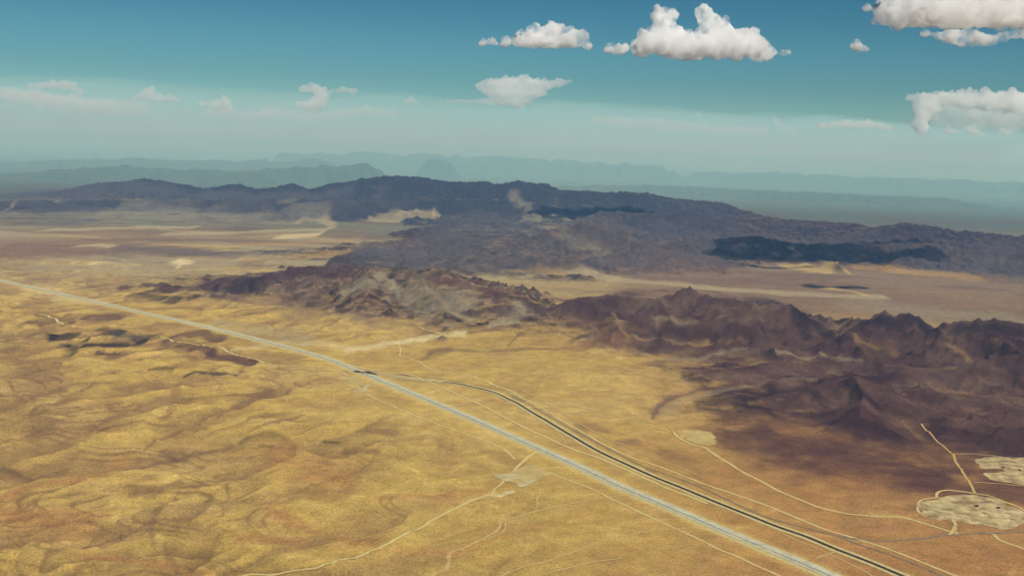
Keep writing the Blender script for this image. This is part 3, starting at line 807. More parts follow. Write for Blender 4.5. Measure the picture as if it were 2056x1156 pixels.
ROUTE = [(800, 752), (850, 757), (900, 763), (960, 773), (1010, 785), (1050, 805), (1100, 834), (1160, 868), (1220, 900), (1290, 935), (1340, 953), (1400, 975), (1460, 1003),
         (1540, 1038), (1600, 1055), (1650, 1068), (1690, 1080), (1740, 1098), (1800, 1118), (1870, 1146), (1950, 1180), (2150, 1260)]
ribbon('old_road', path_pts(ROUTE), [(-5.5, 0), (5.5, 0)], M_ROUTE, 2.3, smoothz=5)
ribbon('old_road', path_pts([(1680, 1074), (1720, 1082), (1780, 1086), (1850, 1081), (1920, 1073), (2000, 1070), (2080, 1066), (2300, 1056)]), [(-6, 0), (6, 0)], M_ROUTE, 2.4, smoothz=5)

TR = [
 (M_TRACK2, 6, [(1030, 772), (1110, 818), (1200, 870), (1285, 908), (1400, 952)]),
 (M_TRACK2, 6, [(620, 742), (700, 775), (790, 812)]),
 (M_TRACK2, 5, [(1180, 948), (1260, 985), (1350, 1024), (1440, 1062), (1560, 1112), (1640, 1150)]),
 (M_TRACK2, 6, [(1560, 1066), (1620, 1092), (1700, 1128), (1760, 1160)]),
 (M_TRACK, 8, [(690, 748), (735, 790), (800, 820), (880, 852), (950, 876), (1005, 898), (1035, 922)]),
 (M_TRACK, 10, [(1108, 905), (1080, 907), (1060, 918), (1045, 932), (1028, 948)]),
 (M_TRACK, 7, [(1012, 965), (996, 980), (990, 990), (985, 996)]),
 (M_TRACK, 9, [(985, 993), (960, 1001), (930, 1013), (880, 1038), (800, 1080), (740, 1107), (660, 1133), (560, 1152), (480, 1160), (380, 1185)]),
 (M_TRACK, 8, [(1075, 936), (1110, 952), (1170, 974), (1230, 1002), (1290, 1030), (1350, 1058), (1430, 1095), (1530, 1140), (1640, 1190)]),
 (M_TRACK, 9, [(800, 712), (830, 722), (870, 742), (930, 752), (985, 768), (1040, 793), (1100, 826), (1160, 862), (1210, 890), (1262, 916), (1310, 932), (1370, 955), (1450, 984), (1540, 1015), (1600, 1040), (1650, 1060), (1720, 1082), (1800, 1108), (1880, 1140), (1980, 1180)]),
 (M_TRACK, 6, [(1030, 790), (1080, 800), (1150, 813), (1230, 832), (1300, 852), (1345, 866)]),
 (M_TRACK, 11, [(700, 732), (760, 745), (820, 752), (860, 766), (920, 792), (985, 822), (1050, 856), (1110, 884), (1150, 902), (1200, 918), (1260, 944), (1330, 975), (1420, 1010)]),
 (M_TRACK2, 6, [(1112, 862), (1125, 876), (1138, 894)]),
 (M_TRACK, 10, [(1352, 866), (1365, 880), (1392, 892), (1415, 898), (1440, 916), (1480, 940), (1530, 968), (1580, 992), (1640, 1016), (1700, 1031), (1760, 1036), (1810, 1038), (1860, 1052), (1900, 1064), (1925, 1072)]),
 (M_TRACK, 5, [(1360, 868), (1385, 876), (1395, 886)]),
 (M_TRACK2, 8, [(1912, 912), (1926, 936), (1938, 955), (1950, 975), (1958, 990)]),
 (M_TRACK2, 6, [(1850, 850), (1875, 880), (1912, 912)]),
 (M_TRACK, 9, [(1906, 1072), (1918, 1055), (1912, 1044), (1900, 1036)]),
 (M_TRACK, 8, [(1880, 998), (1882, 988), (1905, 984), (1950, 989), (1990, 996), (2030, 1012), (2060, 1026)]),
 (M_TRACK, 7, [(1843, 1012), (1850, 1003), (1878, 998)]), (M_TRACK, 7, [(1843, 1012), (1842, 1024), (1860, 1036), (1890, 1044)]),
 (M_TRACK2, 6, [(1912, 911), (1950, 911), (2000, 915)]),
 (M_TRACK2, 6, [(1955, 968), (1990, 970), (2060, 975)]),
 (M_TRACK, 9, [(1995, 1072), (2010, 1085), (2040, 1096), (2090, 1112)]),
 (M_TRACK2, 6, [(1640, 1120), (1662, 1112), (1680, 1106)]), (M_TRACK2, 6, [(1250, 1120), (1190, 1128), (1100, 1150)]),
 (M_TRACK2, 8, [(1290, 1022), (1350, 1010), (1420, 1060), (1500, 1058)][:2]),
 (M_TRACK2, 9, [(860, 1160), (895, 1140), (903, 1112), (925, 1102), (960, 1086), (1000, 1062), (1008, 1048), (1040, 1036), (1085, 1024), (1150, 1010), (1215, 998), (1290, 992)]),
 (M_TRACK2, 5, [(925, 1104), (985, 1078), (1012, 1066), (1015, 1046)]),
 (M_TRACK2, 7, [(990, 1165), (1040, 1142), (1110, 1122), (1170, 1100), (1240, 1078), (1310, 1066), (1400, 1058)]),
 (M_TRACK2, 5, [(1085, 985), (1078, 1000), (1078, 1020)]),
 (M_TRACK2, 6, [(1340, 1020), (1310, 1026), (1270, 1030)]),
 (M_TRACK, 12, [(80, 630), (105, 638), (125, 650), (150, 656)]), (M_TRACK, 10, [(322, 676), (345, 684), (385, 690), (420, 696), (455, 705), (500, 718), (545, 730)]),
 (M_TRACK, 8, [(540, 730), (600, 740), (660, 744), (700, 750)]),
 (M_TRACK, 7, [(840, 655), (880, 668), (905, 676)]), (M_TRACK, 5, [(800, 690), (805, 700), (802, 712)]),
 (M_TRACK, 8, [(900, 740), (960, 760), (1020, 782)]),
]
for m_, w_, p_ in TR:
    ribbon('dirt_track', path_pts(p_, 25, 14), [(-w_ * 1.1, 0), (w_ * 1.1, 0)], m_, 1.7, vary=.5)

# ------------------------------------------------------------------ scraped pads and quarries: sheets on the land
def sheet(name, poly, mat, lift=2.0, cell=24.0, jit=20.0):
    P = [land(a, b) for a, b in poly]
    pts = []
    n = len(P)
    for k in range(n):
        a, b = P[k], P[(k + 1) % n]
        m = max(1, int((b - a).length / 22))
        for i in range(m):
            t = i / m; pts.append((a.x + (b.x - a.x) * t, a.y + (b.y - a.y) * t))
    pts = np.array(pts)
    jx = fbm(pts[:, 0], pts[:, 1], 130, 3, 400) * jit * 2; jy = fbm(pts[:, 0], pts[:, 1], 130, 3, 410) * jit * 2
    pts = pts + np.stack([jx, jy], 1)
    bm = bmesh.new()
    vs = [bm.verts.new((x, y, 0)) for x, y in pts]
    bm.faces.new(vs)
    x0, y0 = pts.min(0); x1, y1 = pts.max(0)
    for x in np.arange(x0 + cell, x1, cell):
        g = list(bm.verts) + list(bm.edges) + list(bm.faces)
        bmesh.ops.bisect_plane(bm, geom=g, plane_co=(x, 0, 0), plane_no=(1, 0, 0))
    for y in np.arange(y0 + cell, y1, cell):
        g = list(bm.verts) + list(bm.edges) + list(bm.faces)
        bmesh.ops.bisect_plane(bm, geom=g, plane_co=(0, y, 0), plane_no=(0, 1, 0))
    co = np.array([v.co[:] for v in bm.verts])
    z = height(co[:, 0], co[:, 1]) + lift
    for v, zz in zip(bm.verts, z): v.co.z = zz
    bmesh.ops.triangulate(bm, faces=bm.faces[:])
    for f in bm.faces:
        if f.normal.z < 0: f.normal_flip()
    me = bpy.data.meshes.new(name); bm.to_mesh(me); bm.free(); me.materials.append(mat)
    o = bpy.data.objects.new(name, me); COL.objects.link(o); o['kind'] = 'structure'
    return o
def z6(l, ox, oy, s): return [(ox + a / s, oy + b / s) for a, b in l]
sheet('cleared_ground', z6([(270, 630), (500, 605), (640, 540), (780, 485), (900, 500), (1100, 625), (980, 660), (850, 700), (640, 800), (560, 755), (440, 722), (330, 680)], 950, 860, 6.8), M_PAD2, 2.0)
sheet('cleared_ground', z6([(280, 638), (640, 612), (730, 640), (650, 680), (440, 716), (330, 680)], 950, 860, 6.8), M_PAD, 2.8)
sheet('cleared_ground', z6([(580, 762), (760, 720), (950, 682), (900, 706), (760, 760), (660, 800), (620, 798)], 950, 860, 6.8), M_PAD, 2.8)
sheet('cleared_ground', z6([(250, 920), (330, 880), (420, 848), (530, 840), (540, 870), (490, 905), (420, 915), (330, 942), (280, 942)], 950, 860, 6.8), M_PAD, 2.4)
sheet('cleared_ground', z6([(380, 580), (540, 540), (580, 480), (740, 465), (640, 510), (590, 560), (560, 600), (470, 594)], 650, 700, 6.8), M_PAD, 2.4)
sheet('cleared_ground', z6([(300, 370), (420, 370), (540, 430), (565, 500), (470, 512), (370, 480), (330, 430)], 650, 700, 6.8), M_PAD2, 2.2)
sheet('cleared_ground', [(1368, 868), (1400, 864), (1430, 868), (1440, 880), (1425, 896), (1395, 890), (1378, 880)], M_PAD2, 2.0)
sheet('quarry_floor', z6([(240, 730), (270, 665), (420, 625), (560, 600), (850, 600), (1000, 620), (1140, 665), (1150, 705), (1345, 765), (1440, 850), (1400, 900), (1130, 960), (900, 905), (640, 880), (560, 850), (380, 850), (250, 790)], 1800, 880, 5.25), M_QUARRY, 2.0)
sheet('quarry_floor', z6([(560, 760), (600, 770), (640, 980), (660, 1010), (610, 1005), (590, 850)], 1800, 880, 5.25), M_PAD, 2.6)
sheet('quarry_floor', z6([(1000, 860), (1100, 840), (1200, 860), (1190, 900), (1080, 905)], 1800, 880, 5.25), M_PAD, 2.8)
sheet('quarry_floor', z6([(270, 680), (420, 640), (560, 650), (600, 700), (560, 750), (400, 720)], 1800, 880, 5.25), M_PAD, 2.8)
sheet('quarry_floor', z6([(830, 230), (960, 200), (1100, 190), (1400, 210), (1700, 230), (1700, 480), (1400, 490), (1150, 470), (1000, 440), (940, 370), (1120, 345), (1130, 325), (900, 315)], 1800, 880, 5.25), M_QUARRY, 2.0)

# spoil heaps in the quarries, each a thing of its own
def heap(px, py, L, Wd, Hh, ang, mat, label, group):
    c = land(px, py)
    bm = bmesh.new(); N, K = 18, 6
    rows = []
    r_ = random.Random(int(px * 7 + py))
    ph = r_.random() * 9
    for k in range(K + 1):
        t = k / K; row = []
        for i in range(N):
            a = 2 * math.pi * i / N
            rr = (1 - t) ** .85 * (1 + .16 * math.sin(3 * a + ph) + .1 * math.sin(5 * a + 2 * ph)) + .02
            x = rr * L * math.cos(a); y = rr * Wd * math.sin(a)
            z = Hh * t * (1 + .12 * math.sin(2 * a + ph))
            row.append(bm.verts.new((x * math.cos(ang) - y * math.sin(ang), x * math.sin(ang) + y * math.cos(ang), z - (3 if k == 0 else 0))))
        rows.append(row)
    for k in range(K):
        for i in range(N):
            bm.faces.new((rows[k][i], rows[k][(i + 1) % N], rows[k + 1][(i + 1) % N], rows[k + 1][i]))
    bm.faces.new(rows[K])
    me = bpy.data.meshes.new('spoil_or_shade_heap'); bm.to_mesh(me); bm.free(); me.materials.append(mat)
    for p in me.polygons: p.use_smooth = True
    o = bpy.data.objects.new('spoil_or_shade_heap', me); COL.objects.link(o)
    o.location = (c.x, c.y, c.z + 1.5)
    o['label'] = label; o['category'] = 'heap'; o['group'] = group
g_ = 'spoil heaps in the quarries'
for px, py, L, Wd, Hh, ang, m_, lb in [
    (1972, 1034, 34, 12, 9, -.5, M_PAD, 'long pale spoil heap in the middle of the large quarry'),
    (1966, 1028, 26, 12, 8, -.5, M_QUARRY, 'tan spoil heap just behind the long pale one'),
    (2012, 1046, 16, 12, 9, 0, M_PAD, 'white heap in the brightest patch of the quarry, its left one'),
    (2024, 1044, 14, 10, 8, 0, M_PAD, 'white heap in the brightest patch of the quarry, its right one'),
    (1960, 1016, 22, 16, 9, .4, M_BALLAST, 'dark brown heap at the back of the large quarry'),
    (2004, 1020, 18, 14, 10, .2, M_BALLAST, 'dark brown heap near the right rim of the large quarry'),
    (2014, 939, 20, 10, 9, .3, M_BALLAST, 'dark red heap at the left of the upper quarry'),
    (2047, 944, 14, 12, 11, 0, M_BALLAST, 'small black heap in the upper quarry near the picture edge'),
    (2050, 960, 34, 12, 9, -.3, M_QUARRY, 'long tan heap at the front of the upper quarry')]:
    heap(px, py, L, Wd, Hh, ang, m_, lb, g_)

# ------------------------------------------------------------------ twin bridges where the highway crosses the railway
def box(bm, cx, cy, cz, lx, ly, lz):
    r = bmesh.ops.create_cube(bm, size=1.0)
    bmesh.ops.scale(bm, verts=r['verts'], vec=(lx, ly, lz)); bmesh.ops.translate(bm, verts=r['verts'], vec=(cx, cy, cz))
def bm_obj(name, bm, mat, parent):
    me = bpy.data.meshes.new(name); bm.to_mesh(me); bm.free(); me.materials.append(mat)
    o = bpy.data.objects.new(name, me); COL.objects.link(o); o.parent = parent
    return o
bc = land(731, 748)
k0 = min(range(len(hc)), key=lambda k: (hc[k] - Vector((bc.x, bc.y, 0))).length)
tang = (hc[k0 + 3] - hc[k0 - 3]).normalized(); angb = math.atan2(tang.y, tang.x)
nrm = Vector((tang.y, -tang.x, 0))
for off, wid, lb in ((-14, 26, 'wide concrete highway bridge over the railway, on the far side'), (15.5, 14, 'narrow concrete highway bridge over the railway, on the near side')):
    e = bpy.data.objects.new('highway_bridge', None); COL.objects.link(e)
    p = hc[k0] + nrm * off
    e.location = (p.x, p.y, float(height(p.x, p.y)) + 3.0); e.rotation_euler = (0, 0, angb)
    e['label'] = lb; e['category'] = 'bridge'; e['group'] = 'twin highway bridges'
    bm = bmesh.new(); box(bm, 0, 0, 0.6, 150, wid, 1.4); bm_obj('deck', bm, M_CONC, e)
    for s in (-1, 1):
        bm = bmesh.new(); box(bm, 0, s * (wid / 2 - .25), 1.9, 150, .5, 1.2); bm_obj('parapet', bm, M_DKCONC, e)
    for s in (-42, -14, 14, 42):
        bm = bmesh.new(); box(bm, s, 0, -5, 2.5, wid * .8, 10); bm_obj('pier', bm, M_DKCONC, e)
# black mounds standing in for the shade under the bridges
for (a, b), L_, h_ in (((719, 747), 70, 14), ((741, 749), 95, 15)):
    heap(a, b, L_, 26, h_, angb + .35, M_BALLAST, 'black mound standing in for shade under the left end of the highway bridges' if a == 719 else 'black mound standing in for shade under the right end of the highway bridges', 'shade mounds beside the bridges')

# ------------------------------------------------------------------ clouds
def cloud_mat(name, col=(.93, .92, .90), trans=.35):
    m, nt, o = new_mat(name)
    d = nt.nodes.new('ShaderNodeBsdfDiffuse'); d.inputs['Color'].default_value = (*col, 1)
    t = nt.nodes.new('ShaderNodeBsdfTranslucent'); t.inputs['Color'].default_value = (*col, 1)
    mx = nt.nodes.new('ShaderNodeMixShader'); mx.inputs[0].default_value = trans
    geo = nt.nodes.new('ShaderNodeNewGeometry')
    n = nt.nodes.new('ShaderNodeTexNoise'); n.inputs['Scale'].default_value = 1 / 180.; n.inputs['Detail'].default_value = 5
    bp = nt.nodes.new('ShaderNodeBump'); bp.inputs['Distance'].default_value = 60; bp.inputs['Strength'].default_value = .35
    nt.links.new(geo.outputs['Position'], n.inputs['Vector']); nt.links.new(n.outputs['Fac'], bp.inputs['Height'])
    nt.links.new(bp.outputs[0], d.inputs['Normal'])
    nt.links.new(d.outputs[0], mx.inputs[1]); nt.links.new(t.outputs[0], mx.inputs[2]); nt.links.new(mx.outputs[0], o.inputs['Surface'])
    return m
def vol_mat(name, dens, col=(1, .97, .9), aniso=.3):
    m, nt, o = new_mat(name)
    s = nt.nodes.new('ShaderNodeVolumeScatter'); s.inputs['Color'].default_value = (*col, 1)
    s.inputs['Density'].default_value = dens; s.inputs['Anisotropy'].default_value = aniso
    nt.links.new(s.outputs[0], o.inputs['Volume'])
    return m
def puff_mat(name, dens):
    m, nt, o = new_mat(name)
    s_ = nt.nodes.new('ShaderNodeVolumeScatter'); s_.inputs['Color'].default_value = (1, 1, 1, 1); s_.inputs['Anisotropy'].default_value = 0
    tc = nt.nodes.new('ShaderNodeTexCoord')
    n = nt.nodes.new('ShaderNodeTexNoise'); n.inputs['Scale'].default_value = 1 / 260.; n.inputs['Detail'].default_value = 4; n.inputs['Roughness'].default_value = .7
    r = nt.nodes.new('ShaderNodeMapRange'); r.inputs[1].default_value = .46; r.inputs[2].default_value = .60; r.inputs[3].default_value = dens * .12; r.inputs[4].default_value = dens
    nt.links.new(tc.outputs['Object'], n.inputs['Vector']); nt.links.new(n.outputs['Fac'], r.inputs[0]); nt.links.new(r.outputs[0], s_.inputs['Density'])
    nt.links.new(s_.outputs[0], o.inputs['Volume'])
    return m
M_CUM = puff_mat('cumulus_vapour', .016)
M_THIN = vol_mat('distant_cloud_vapour', .0014, (1, .98, .93), .0)
M_VEIL = vol_mat('thin_cloud_veil', .0005, (1, .99, .96), .0)
bm = bmesh.new(); bmesh.ops.create_icosphere(bm, subdivisions=2, radius=1.0)
ICO_V = np.array([v.co[:] for v in bm.verts]); ICO_F = np.array([[v.index for v in f.verts] for f in bm.faces]); bm.free()
def cloud(puffs, Yk, mat, label, voxel, disp=1.0, group=None, depth=.8, flat=.22, kids=1.0, base=None, fill_gaps=0, top=None):
    """puffs: (px, py, radius px, depth offset px); Yk: distance km. One closed fluffy mesh."""
    D = Yk * 1000.0; s = D / F
    rnd = random.Random(int(puffs[0][0] * 13 + puffs[0][1]))
    S_ = []
    full = [tuple(puffs[0])]
    for pf in puffs[1:]:
        if fill_gaps:
            l_ = full[-1]; g_ = math.hypot(pf[0] - l_[0], pf[1] - l_[1]); n_ = int(g_ / (.7 * min(pf[2], l_[2])))
            if g_ < fill_gaps:
                for i_ in range(1, n_):
                    t_ = i_ / n_; full.append((l_[0] + (pf[0] - l_[0]) * t_, l_[1] + (pf[1] - l_[1]) * t_, (l_[2] + (pf[2] - l_[2]) * t_) * .85))
        full.append(tuple(pf))
    for pf in full:
        px, py, r = pf[:3]; dz = pf[3] if len(pf) > 3 else 0
        c = atY(px, py, D + dz * s); R_ = r * s
        S_.append((c, R_))
        for _ in range(int(9 * kids)):
            v = Vector((rnd.gauss(0, 1), rnd.gauss(0, 1) * depth, rnd.gauss(.25, .8))).normalized()
            r1 = R_ * rnd.uniform(.28, .5); c1 = c + v * R_ * rnd.uniform(.75, 1.0)
            S_.append((c1, r1))
            for _ in range(int(5 * kids)):
                v2 = (v + Vector((rnd.gauss(0, .6), rnd.gauss(0, .6), rnd.gauss(0, .6)))).normalized()
                S_.append((c1 + v2 * r1 * .9, r1 * rnd.uniform(.3, .5)))
    S_ = [(c, R_) for c, R_ in S_ if R_ >= voxel * .6]
    cs = np.array([c[:] for c, _ in S_]); Rs = np.array([R_ for _, R_ in S_])
    vv = (ICO_V[None] * Rs[:, None, None] + cs[:, None]).reshape(-1, 3)
    ff = (ICO_F[None] + (np.arange(len(S_)) * len(ICO_V))[:, None, None]).reshape(-1, 3)
    me = bpy.data.meshes.new('tmp'); me.from_pydata(vv.tolist(), [], ff.tolist()); me.update()
    o = bpy.data.objects.new('tmp', me); COL.objects.link(o)
    org = atY(puffs[0][0], puffs[0][1], D)
    o.data.transform(Matrix.Translation(-org))
    if top is not None:
        tz = atY(top[0], top[1], D).z - org.z
        n = len(me.vertices); co = np.empty(n * 3, np.float32); me.vertices.foreach_get('co', co); co = co.reshape(-1, 3)
        hi = co[:, 2] > tz; co[hi, 2] = tz + (co[hi, 2] - tz) * .12
        me.vertices.foreach_set('co', co.ravel())
    if base is not None:
        bz = atY(base[0], base[1], D).z - org.z
        n = len(me.vertices); co = np.empty(n * 3, np.float32); me.vertices.foreach_get('co', co); co = co.reshape(-1, 3)
        lo = co[:, 2] < bz; co[lo, 2] = bz + (co[lo, 2] - bz) * flat
        me.vertices.foreach_set('co', co.ravel())
    rm = o.modifiers.new('r', 'REMESH'); rm.mode = 'VOXEL'; rm.voxel_size = voxel; rm.use_smooth_shade = True
    for k, (sz, st) in enumerate(((9, 4.5), (4, 2.2), (2, 1.0))):
        t = bpy.data.textures.new('t', 'CLOUDS'); t.noise_scale = sz * voxel * 1.6; t.noise_depth = 3
        dm = o.modifiers.new('d%d' % k, 'DISPLACE'); dm.texture = t; dm.strength = st * voxel * disp; dm.mid_level = .55; dm.texture_coords = 'LOCAL'
    dg = bpy.context.evaluated_depsgraph_get()
    me2 = bpy.data.meshes.new_from_object(o.evaluated_get(dg), depsgraph=dg)
    bpy.data.objects.remove(o); bpy.data.meshes.remove(me)
    # keep the one connected body
    bm = bmesh.new(); bm.from_mesh(me2); bm.verts.ensure_lookup_table()
    left_ = set(range(len(bm.verts))); best = []
    while left_:
        st_ = [left_.pop()]; comp = list(st_)
        while st_:
            v = bm.verts[st_.pop()]
            for e in v.link_edges:
                w = e.other_vert(v).index
                if w in left_: left_.discard(w); st_.append(w); comp.append(w)
        if len(comp) > len(best): best = comp
    keep = set(best)
    bmesh.ops.delete(bm, geom=[v for v in bm.verts if v.index not in keep], context='VERTS')
    bm.to_mesh(me2); bm.free()
    me2.materials.clear(); me2.materials.append(mat); me2.name = 'cloud'
    ob = bpy.data.objects.new('cloud', me2); COL.objects.link(ob); ob.location = org
    ob['label'] = label; ob['category'] = 'cloud'
    if group: ob['group'] = group
    return ob
BIGC = [(1300, 84, 24), (1330, 60, 25), (1322, 30, 17), (1346, 28, 15), (1338, 44, 19), (1345, 90, 32), (1390, 98, 26), (1290, 100, 18), (1366, 76, 16), (1425, 64, 25), (1411, 25, 14), (1417, 42, 18),
        (1450, 72, 30), (1490, 84, 28), (1520, 96, 22), (1545, 106, 14), (1440, 98, 26), (1395, 106, 20), (1340, 108, 16), (1480, 106, 18), (1572, 108, 7), (1585, 106, 5)]
BIGC += [(x, 92, 26, dz) for dz in (-70, 75, 150, 225, 290) for x in range(1290 + abs(dz) // 6, 1545 - abs(dz) // 5, 30)]
cloud(BIGC, 29, M_CUM, 'large white towering cumulus with two towers at the top of the sky', 36, kids=1.25, base=(1400, 120))
cloud([(1225, 98, 10), (1243, 102, 14), (1258, 98, 9), (1236, 108, 9)], 29, M_CUM, 'small ragged white cloud touching the left side of the large cumulus', 34, base=(1240, 114))
cloud([(1020, 84, 12), (1045, 78, 16), (1075, 74, 20), (1108, 68, 22), (1122, 56, 13), (1145, 74, 18), (1168, 76, 16), (1180, 92, 9), (1095, 84, 16), (1065, 86, 12), (1150, 90, 12)] + [(x, 84, 13, dz) for dz in (-60, -30, 60, 110) for x in range(1040, 1165, 18)], 29, M_CUM,
      'low wide white cumulus left of the large towering one', 38, base=(1090, 98))
cloud([(972, 86, 9), (985, 85, 11), (995, 90, 7)], 30, M_CUM, 'tiny white puff at the left tip of the wide cumulus', 34, base=(985, 92))
cloud([(1722, 90, 11), (1732, 98, 11), (1738, 102, 7)], 26, M_CUM, 'lone small white puff between the towering cumulus and the cloud in the corner', 30)
cloud([(1745, 14, 9), (1758, 22, 10), (1770, 14, 14), (1795, 30, 16), (1830, 22, 24), (1880, 14, 32), (1940, 10, 38), (2010, 8, 42), (2090, 10, 44), (2170, 12, 44), (1860, 40, 18), (1920, 44, 20), (1990, 46, 22), (2060, 46, 24), (2130, 46, 26)] +
      [(x, 24, 36, dz) for dz in (-70, 90, 180, 270) for x in range(1870 - dz // 3, 2380, 44)], 18.5, M_CUM, 'large grey bottomed cloud filling the upper right corner', 40, base=(1950, 58), depth=1.0, fill_gaps=60)
cloud([(1862, 66, 9), (1882, 72, 13), (1905, 76, 16), (1935, 78, 18), (1965, 80, 17), (1990, 80, 14), (2015, 76, 12), (2045, 68, 11), (2080, 68, 12)], 17.0, M_CUM, 'ragged bright fringe of cloud under the grey bottomed cloud', 30, base=(1950, 92), disp=.8, fill_gaps=60)


gd = 'distant clouds along the horizon'
for pf, Yk, mt, lb in [
    ([(60, 173, 5), (80, 172, 6), (105, 171, 7), (130, 172, 8), (148, 176, 8), (160, 186, 6)], 95, M_THIN, 'leftmost distant cumulus, a flat cream row low in the sky'),
    ([(20, 192, 14), (80, 200, 15), (150, 212, 15), (220, 214, 14), (290, 217, 12)], 110, M_VEIL, 'faint veil of cloud under the leftmost cumulus'),
    ([(-20, 186, 8), (10, 186, 9), (50, 192, 9), (100, 198, 9), (150, 200, 8), (190, 206, 7)], 118, M_VEIL, 'wide faint cloud sheet at the left edge of the sky'),
    ([(500, 232, 7), (560, 226, 8), (620, 234, 8), (680, 230, 8), (740, 224, 9), (790, 228, 7)], 122, M_VEIL, 'wide faint cloud sheet under the mushroom shaped cloud'),
    ([(1200, 240, 8), (1260, 246, 9), (1330, 246, 8), (1400, 256, 8), (1470, 262, 7), (1530, 262, 8)], 122, M_VEIL, 'wide faint cloud sheet below the large cumulus'),
    ([(272, 198, 5), (300, 186, 9), (296, 193, 9), (318, 197, 7), (340, 199, 7), (355, 201, 5)], 95, M_THIN, 'small distant cumulus with one knob, second from the left'),
    ([(405, 208, 5), (430, 210, 7), (452, 206, 9), (458, 216, 8), (440, 216, 7)], 100, M_THIN, 'small rounded distant cumulus, third from the left'),
    ([(420, 226, 7), (470, 230, 8), (505, 238, 7), (540, 220, 7)], 120, M_VEIL, 'pale ragged cloud wisps right of the third distant cumulus'),
    ([(610, 178, 7), (630, 178, 9), (645, 188, 10), (640, 205, 12), (625, 214, 9), (598, 210, 6), (632, 224, 7), (665, 183, 4), (690, 182, 6), (712, 184, 6)], 95, M_THIN, 'mushroom shaped distant cumulus with an arm reaching right'),
    ([(815, 205, 5), (825, 202, 6), (835, 206, 4)], 95, M_THIN, 'tiny distant cumulus between the mushroom cloud and the anvil'),
    ([(885, 203, 3), (920, 204, 4), (960, 205, 5), (1000, 204, 8), (1040, 202, 11), (1062, 198, 9), (1085, 186, 9), (1050, 186, 13), (1010, 188, 13), (985, 184, 10), (962, 174, 7), (985, 170, 10), (1020, 170, 13), (1060, 170, 13), (1095, 172, 10), (1122, 168, 7), (1146, 163, 3)], 100, M_THIN, 'anvil shaped distant cloud with its point to the right, left of centre sky'),
    ([(1305, 255, 5), (1320, 258, 6), (1345, 262, 6), (1370, 258, 5)], 115, M_VEIL, 'faint row of cloud low below the large cumulus'),
    ([(1403, 229, 3), (1410, 230, 3)], 110, M_THIN, 'speck of cloud alone below the large cumulus'),
    ([(1556, 236, 4), (1562, 246, 6), (1570, 257, 8), (1590, 262, 7)], 115, M_VEIL, 'faint upright cloud left of the long low row'),
    ([(1650, 254, 6), (1672, 251, 6), (1700, 249, 8), (1722, 252, 7), (1745, 250, 8), (1770, 254, 7), (1788, 257, 5)], 105, M_THIN, 'long low row of cumulus heads left of the right hand anvil'),
    ([(1826, 196, 6), (1855, 198, 10), (1895, 200, 13), (1940, 202, 15), (1985, 204, 17), (2035, 204, 19), (2090, 206, 20), (1870, 214, 14), (1845, 216, 12), (1852, 232, 15), (1846, 248, 14), (1850, 262, 9)], 100, M_THIN, 'large pale anvil cloud at the right edge with a stalk on its left'),
    ([(1870, 216, 14), (1900, 224, 16), (1950, 228, 18), (2010, 232, 20), (2080, 234, 22), (2020, 250, 14), (1950, 248, 12), (1880, 240, 12)], 118, M_VEIL, 'faint veil hanging below the right hand anvil'),
    ([(1905, 262, 6), (1918, 266, 5)], 105, M_THIN, 'leftmost small cloud under the right hand anvil'),
    ([(1946, 260, 7), (1958, 265, 7), (1972, 270, 4)], 105, M_THIN, 'middle small cloud under the right hand anvil'),
    ([(2012, 262, 6), (2024, 269, 6)], 105, M_THIN, 'rightmost small cloud under the right hand anvil')]:
    cloud([(a, b, c * 1.25) for a, b, c in pf], Yk, mt, lb, 80 if mt is M_THIN else 120, group=gd, kids=1, disp=.5, fill_gaps=110)
# cumulus farther right, beyond the picture, whose shadow falls at the right edge of the valley
cloud([(2750, -560, 34), (2810, -540, 40), (2880, -560, 34), (2700, -530, 22)], 11.6, M_CUM, 'cumulus beyond the right edge of the picture', 45, base=(2800, -500))

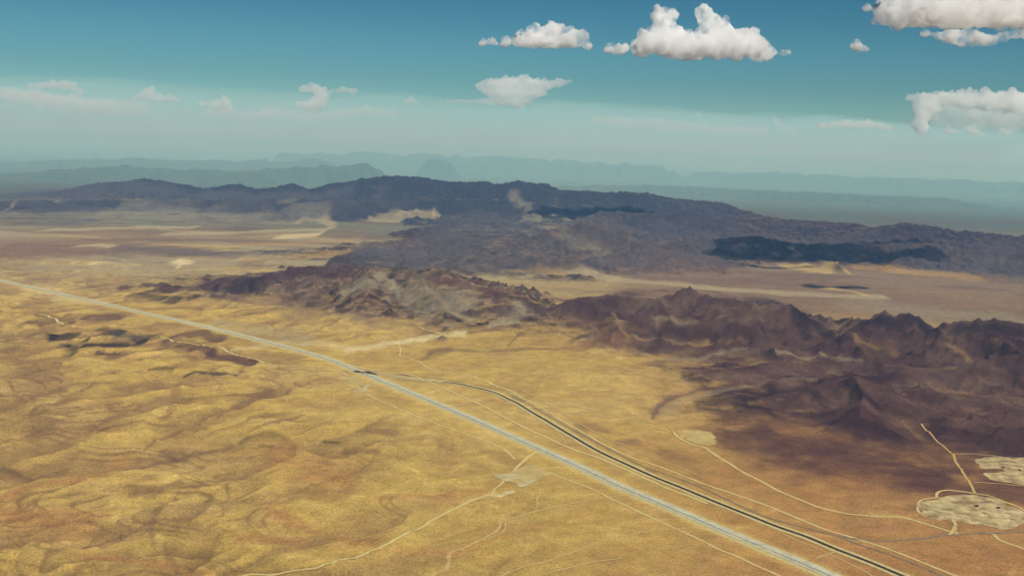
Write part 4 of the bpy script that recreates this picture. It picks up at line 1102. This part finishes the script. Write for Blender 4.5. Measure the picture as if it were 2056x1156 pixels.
# milky bank of vapour standing far off above the horizon
def bank(name, y0, y1, x0, x1, zb, top, dens, seed):
    bm = bmesh.new(); N = 60; K = 14; g = []
    for i in range(N + 1):
        row = []
        for k in range(K + 1):
            t = k / K; y = y0 + (y1 - y0) * t ** 1.4; x = (x0 + (x1 - x0) * i / N) * (y + 60000) / (y1 + 60000)
            e = min(1, 40 * t + .4) * min(1, 8 * i / N, 8 * (N - i) / N)
            zt = float(fbm(np.array([x]), np.array([y * .3]), 30000, 3, seed)[0])
            row.append(bm.verts.new((x, y, zb + 30 + (top(x / 130000, y) - zb) * e * (1 + .22 * zt))))
        g.append(row)
    lo = [[bm.verts.new((v.co.x, v.co.y, zb)) for v in row] for row in g]
    for i in range(N):
        for k in range(K):
            bm.faces.new((g[i][k], g[i + 1][k], g[i + 1][k + 1], g[i][k + 1]))
            bm.faces.new((lo[i][k], lo[i][k + 1], lo[i + 1][k + 1], lo[i + 1][k]))
    for i in range(N):
        bm.faces.new((lo[i][0], lo[i + 1][0], g[i + 1][0], g[i][0])); bm.faces.new((g[i][K], g[i + 1][K], lo[i + 1][K], lo[i][K]))
    for k in range(K):
        bm.faces.new((lo[0][k + 1], lo[0][k], g[0][k], g[0][k + 1])); bm.faces.new((lo[N][k], lo[N][k + 1], g[N][k + 1], g[N][k]))
    far_air, nt, o_ = new_mat('far_basin_haze')
    pv_ = nt.nodes.new('ShaderNodeVolumePrincipled'); pv_.inputs['Color'].default_value = (.50, .98, .96, 1); pv_.inputs['Absorption Color'].default_value = (.60, 1, 1, 1)
    pv_.inputs['Density'].default_value = dens; nt.links.new(pv_.outputs[0], o_.inputs['Volume'])
    me = bpy.data.meshes.new(name); bm.to_mesh(me); bm.free(); me.materials.append(far_air)
    o = bpy.data.objects.new(name, me); COL.objects.link(o)
    o['kind'] = 'stuff'; o['label'] = 'milky bank of vapour along the horizon'
    return o
bank('haze_bank', 41000, 210000, -210000, 210000, -60, lambda u, y: 2100 + y * (.049 - .009 * (u + .45)) * max(0, (y - 46000) / 164000), 3.0e-5, 500)

# ------------------------------------------------------------------ haze
hz, nt, o_ = new_mat('desert_haze')
pv = nt.nodes.new('ShaderNodeVolumePrincipled')
pv.inputs['Color'].default_value = (.24, .52, 1.0, 1)
pv.inputs['Absorption Color'].default_value = (.62, 1, 1, 1)
pv.inputs['Density'].default_value = 1.0e-5
pv.inputs['Anisotropy'].default_value = 0.0
nt.links.new(pv.outputs[0], o_.inputs['Volume'])
bm = bmesh.new(); box(bm, 0, 0, 0, 1, 1, 1)
me = bpy.data.meshes.new('haze'); bm.to_mesh(me); bm.free(); me.materials.append(hz)
hob = bpy.data.objects.new('haze', me); COL.objects.link(hob)
zlo, zhi = float(Z.min()) - 40, max(CAMZ, float(Z.max())) + 60
hob.scale = (620000, 620000, zhi - zlo); hob.location = (0, 0, (zhi + zlo) / 2)
hob['kind'] = 'stuff'; hob['label'] = 'thin bluish air over the desert'
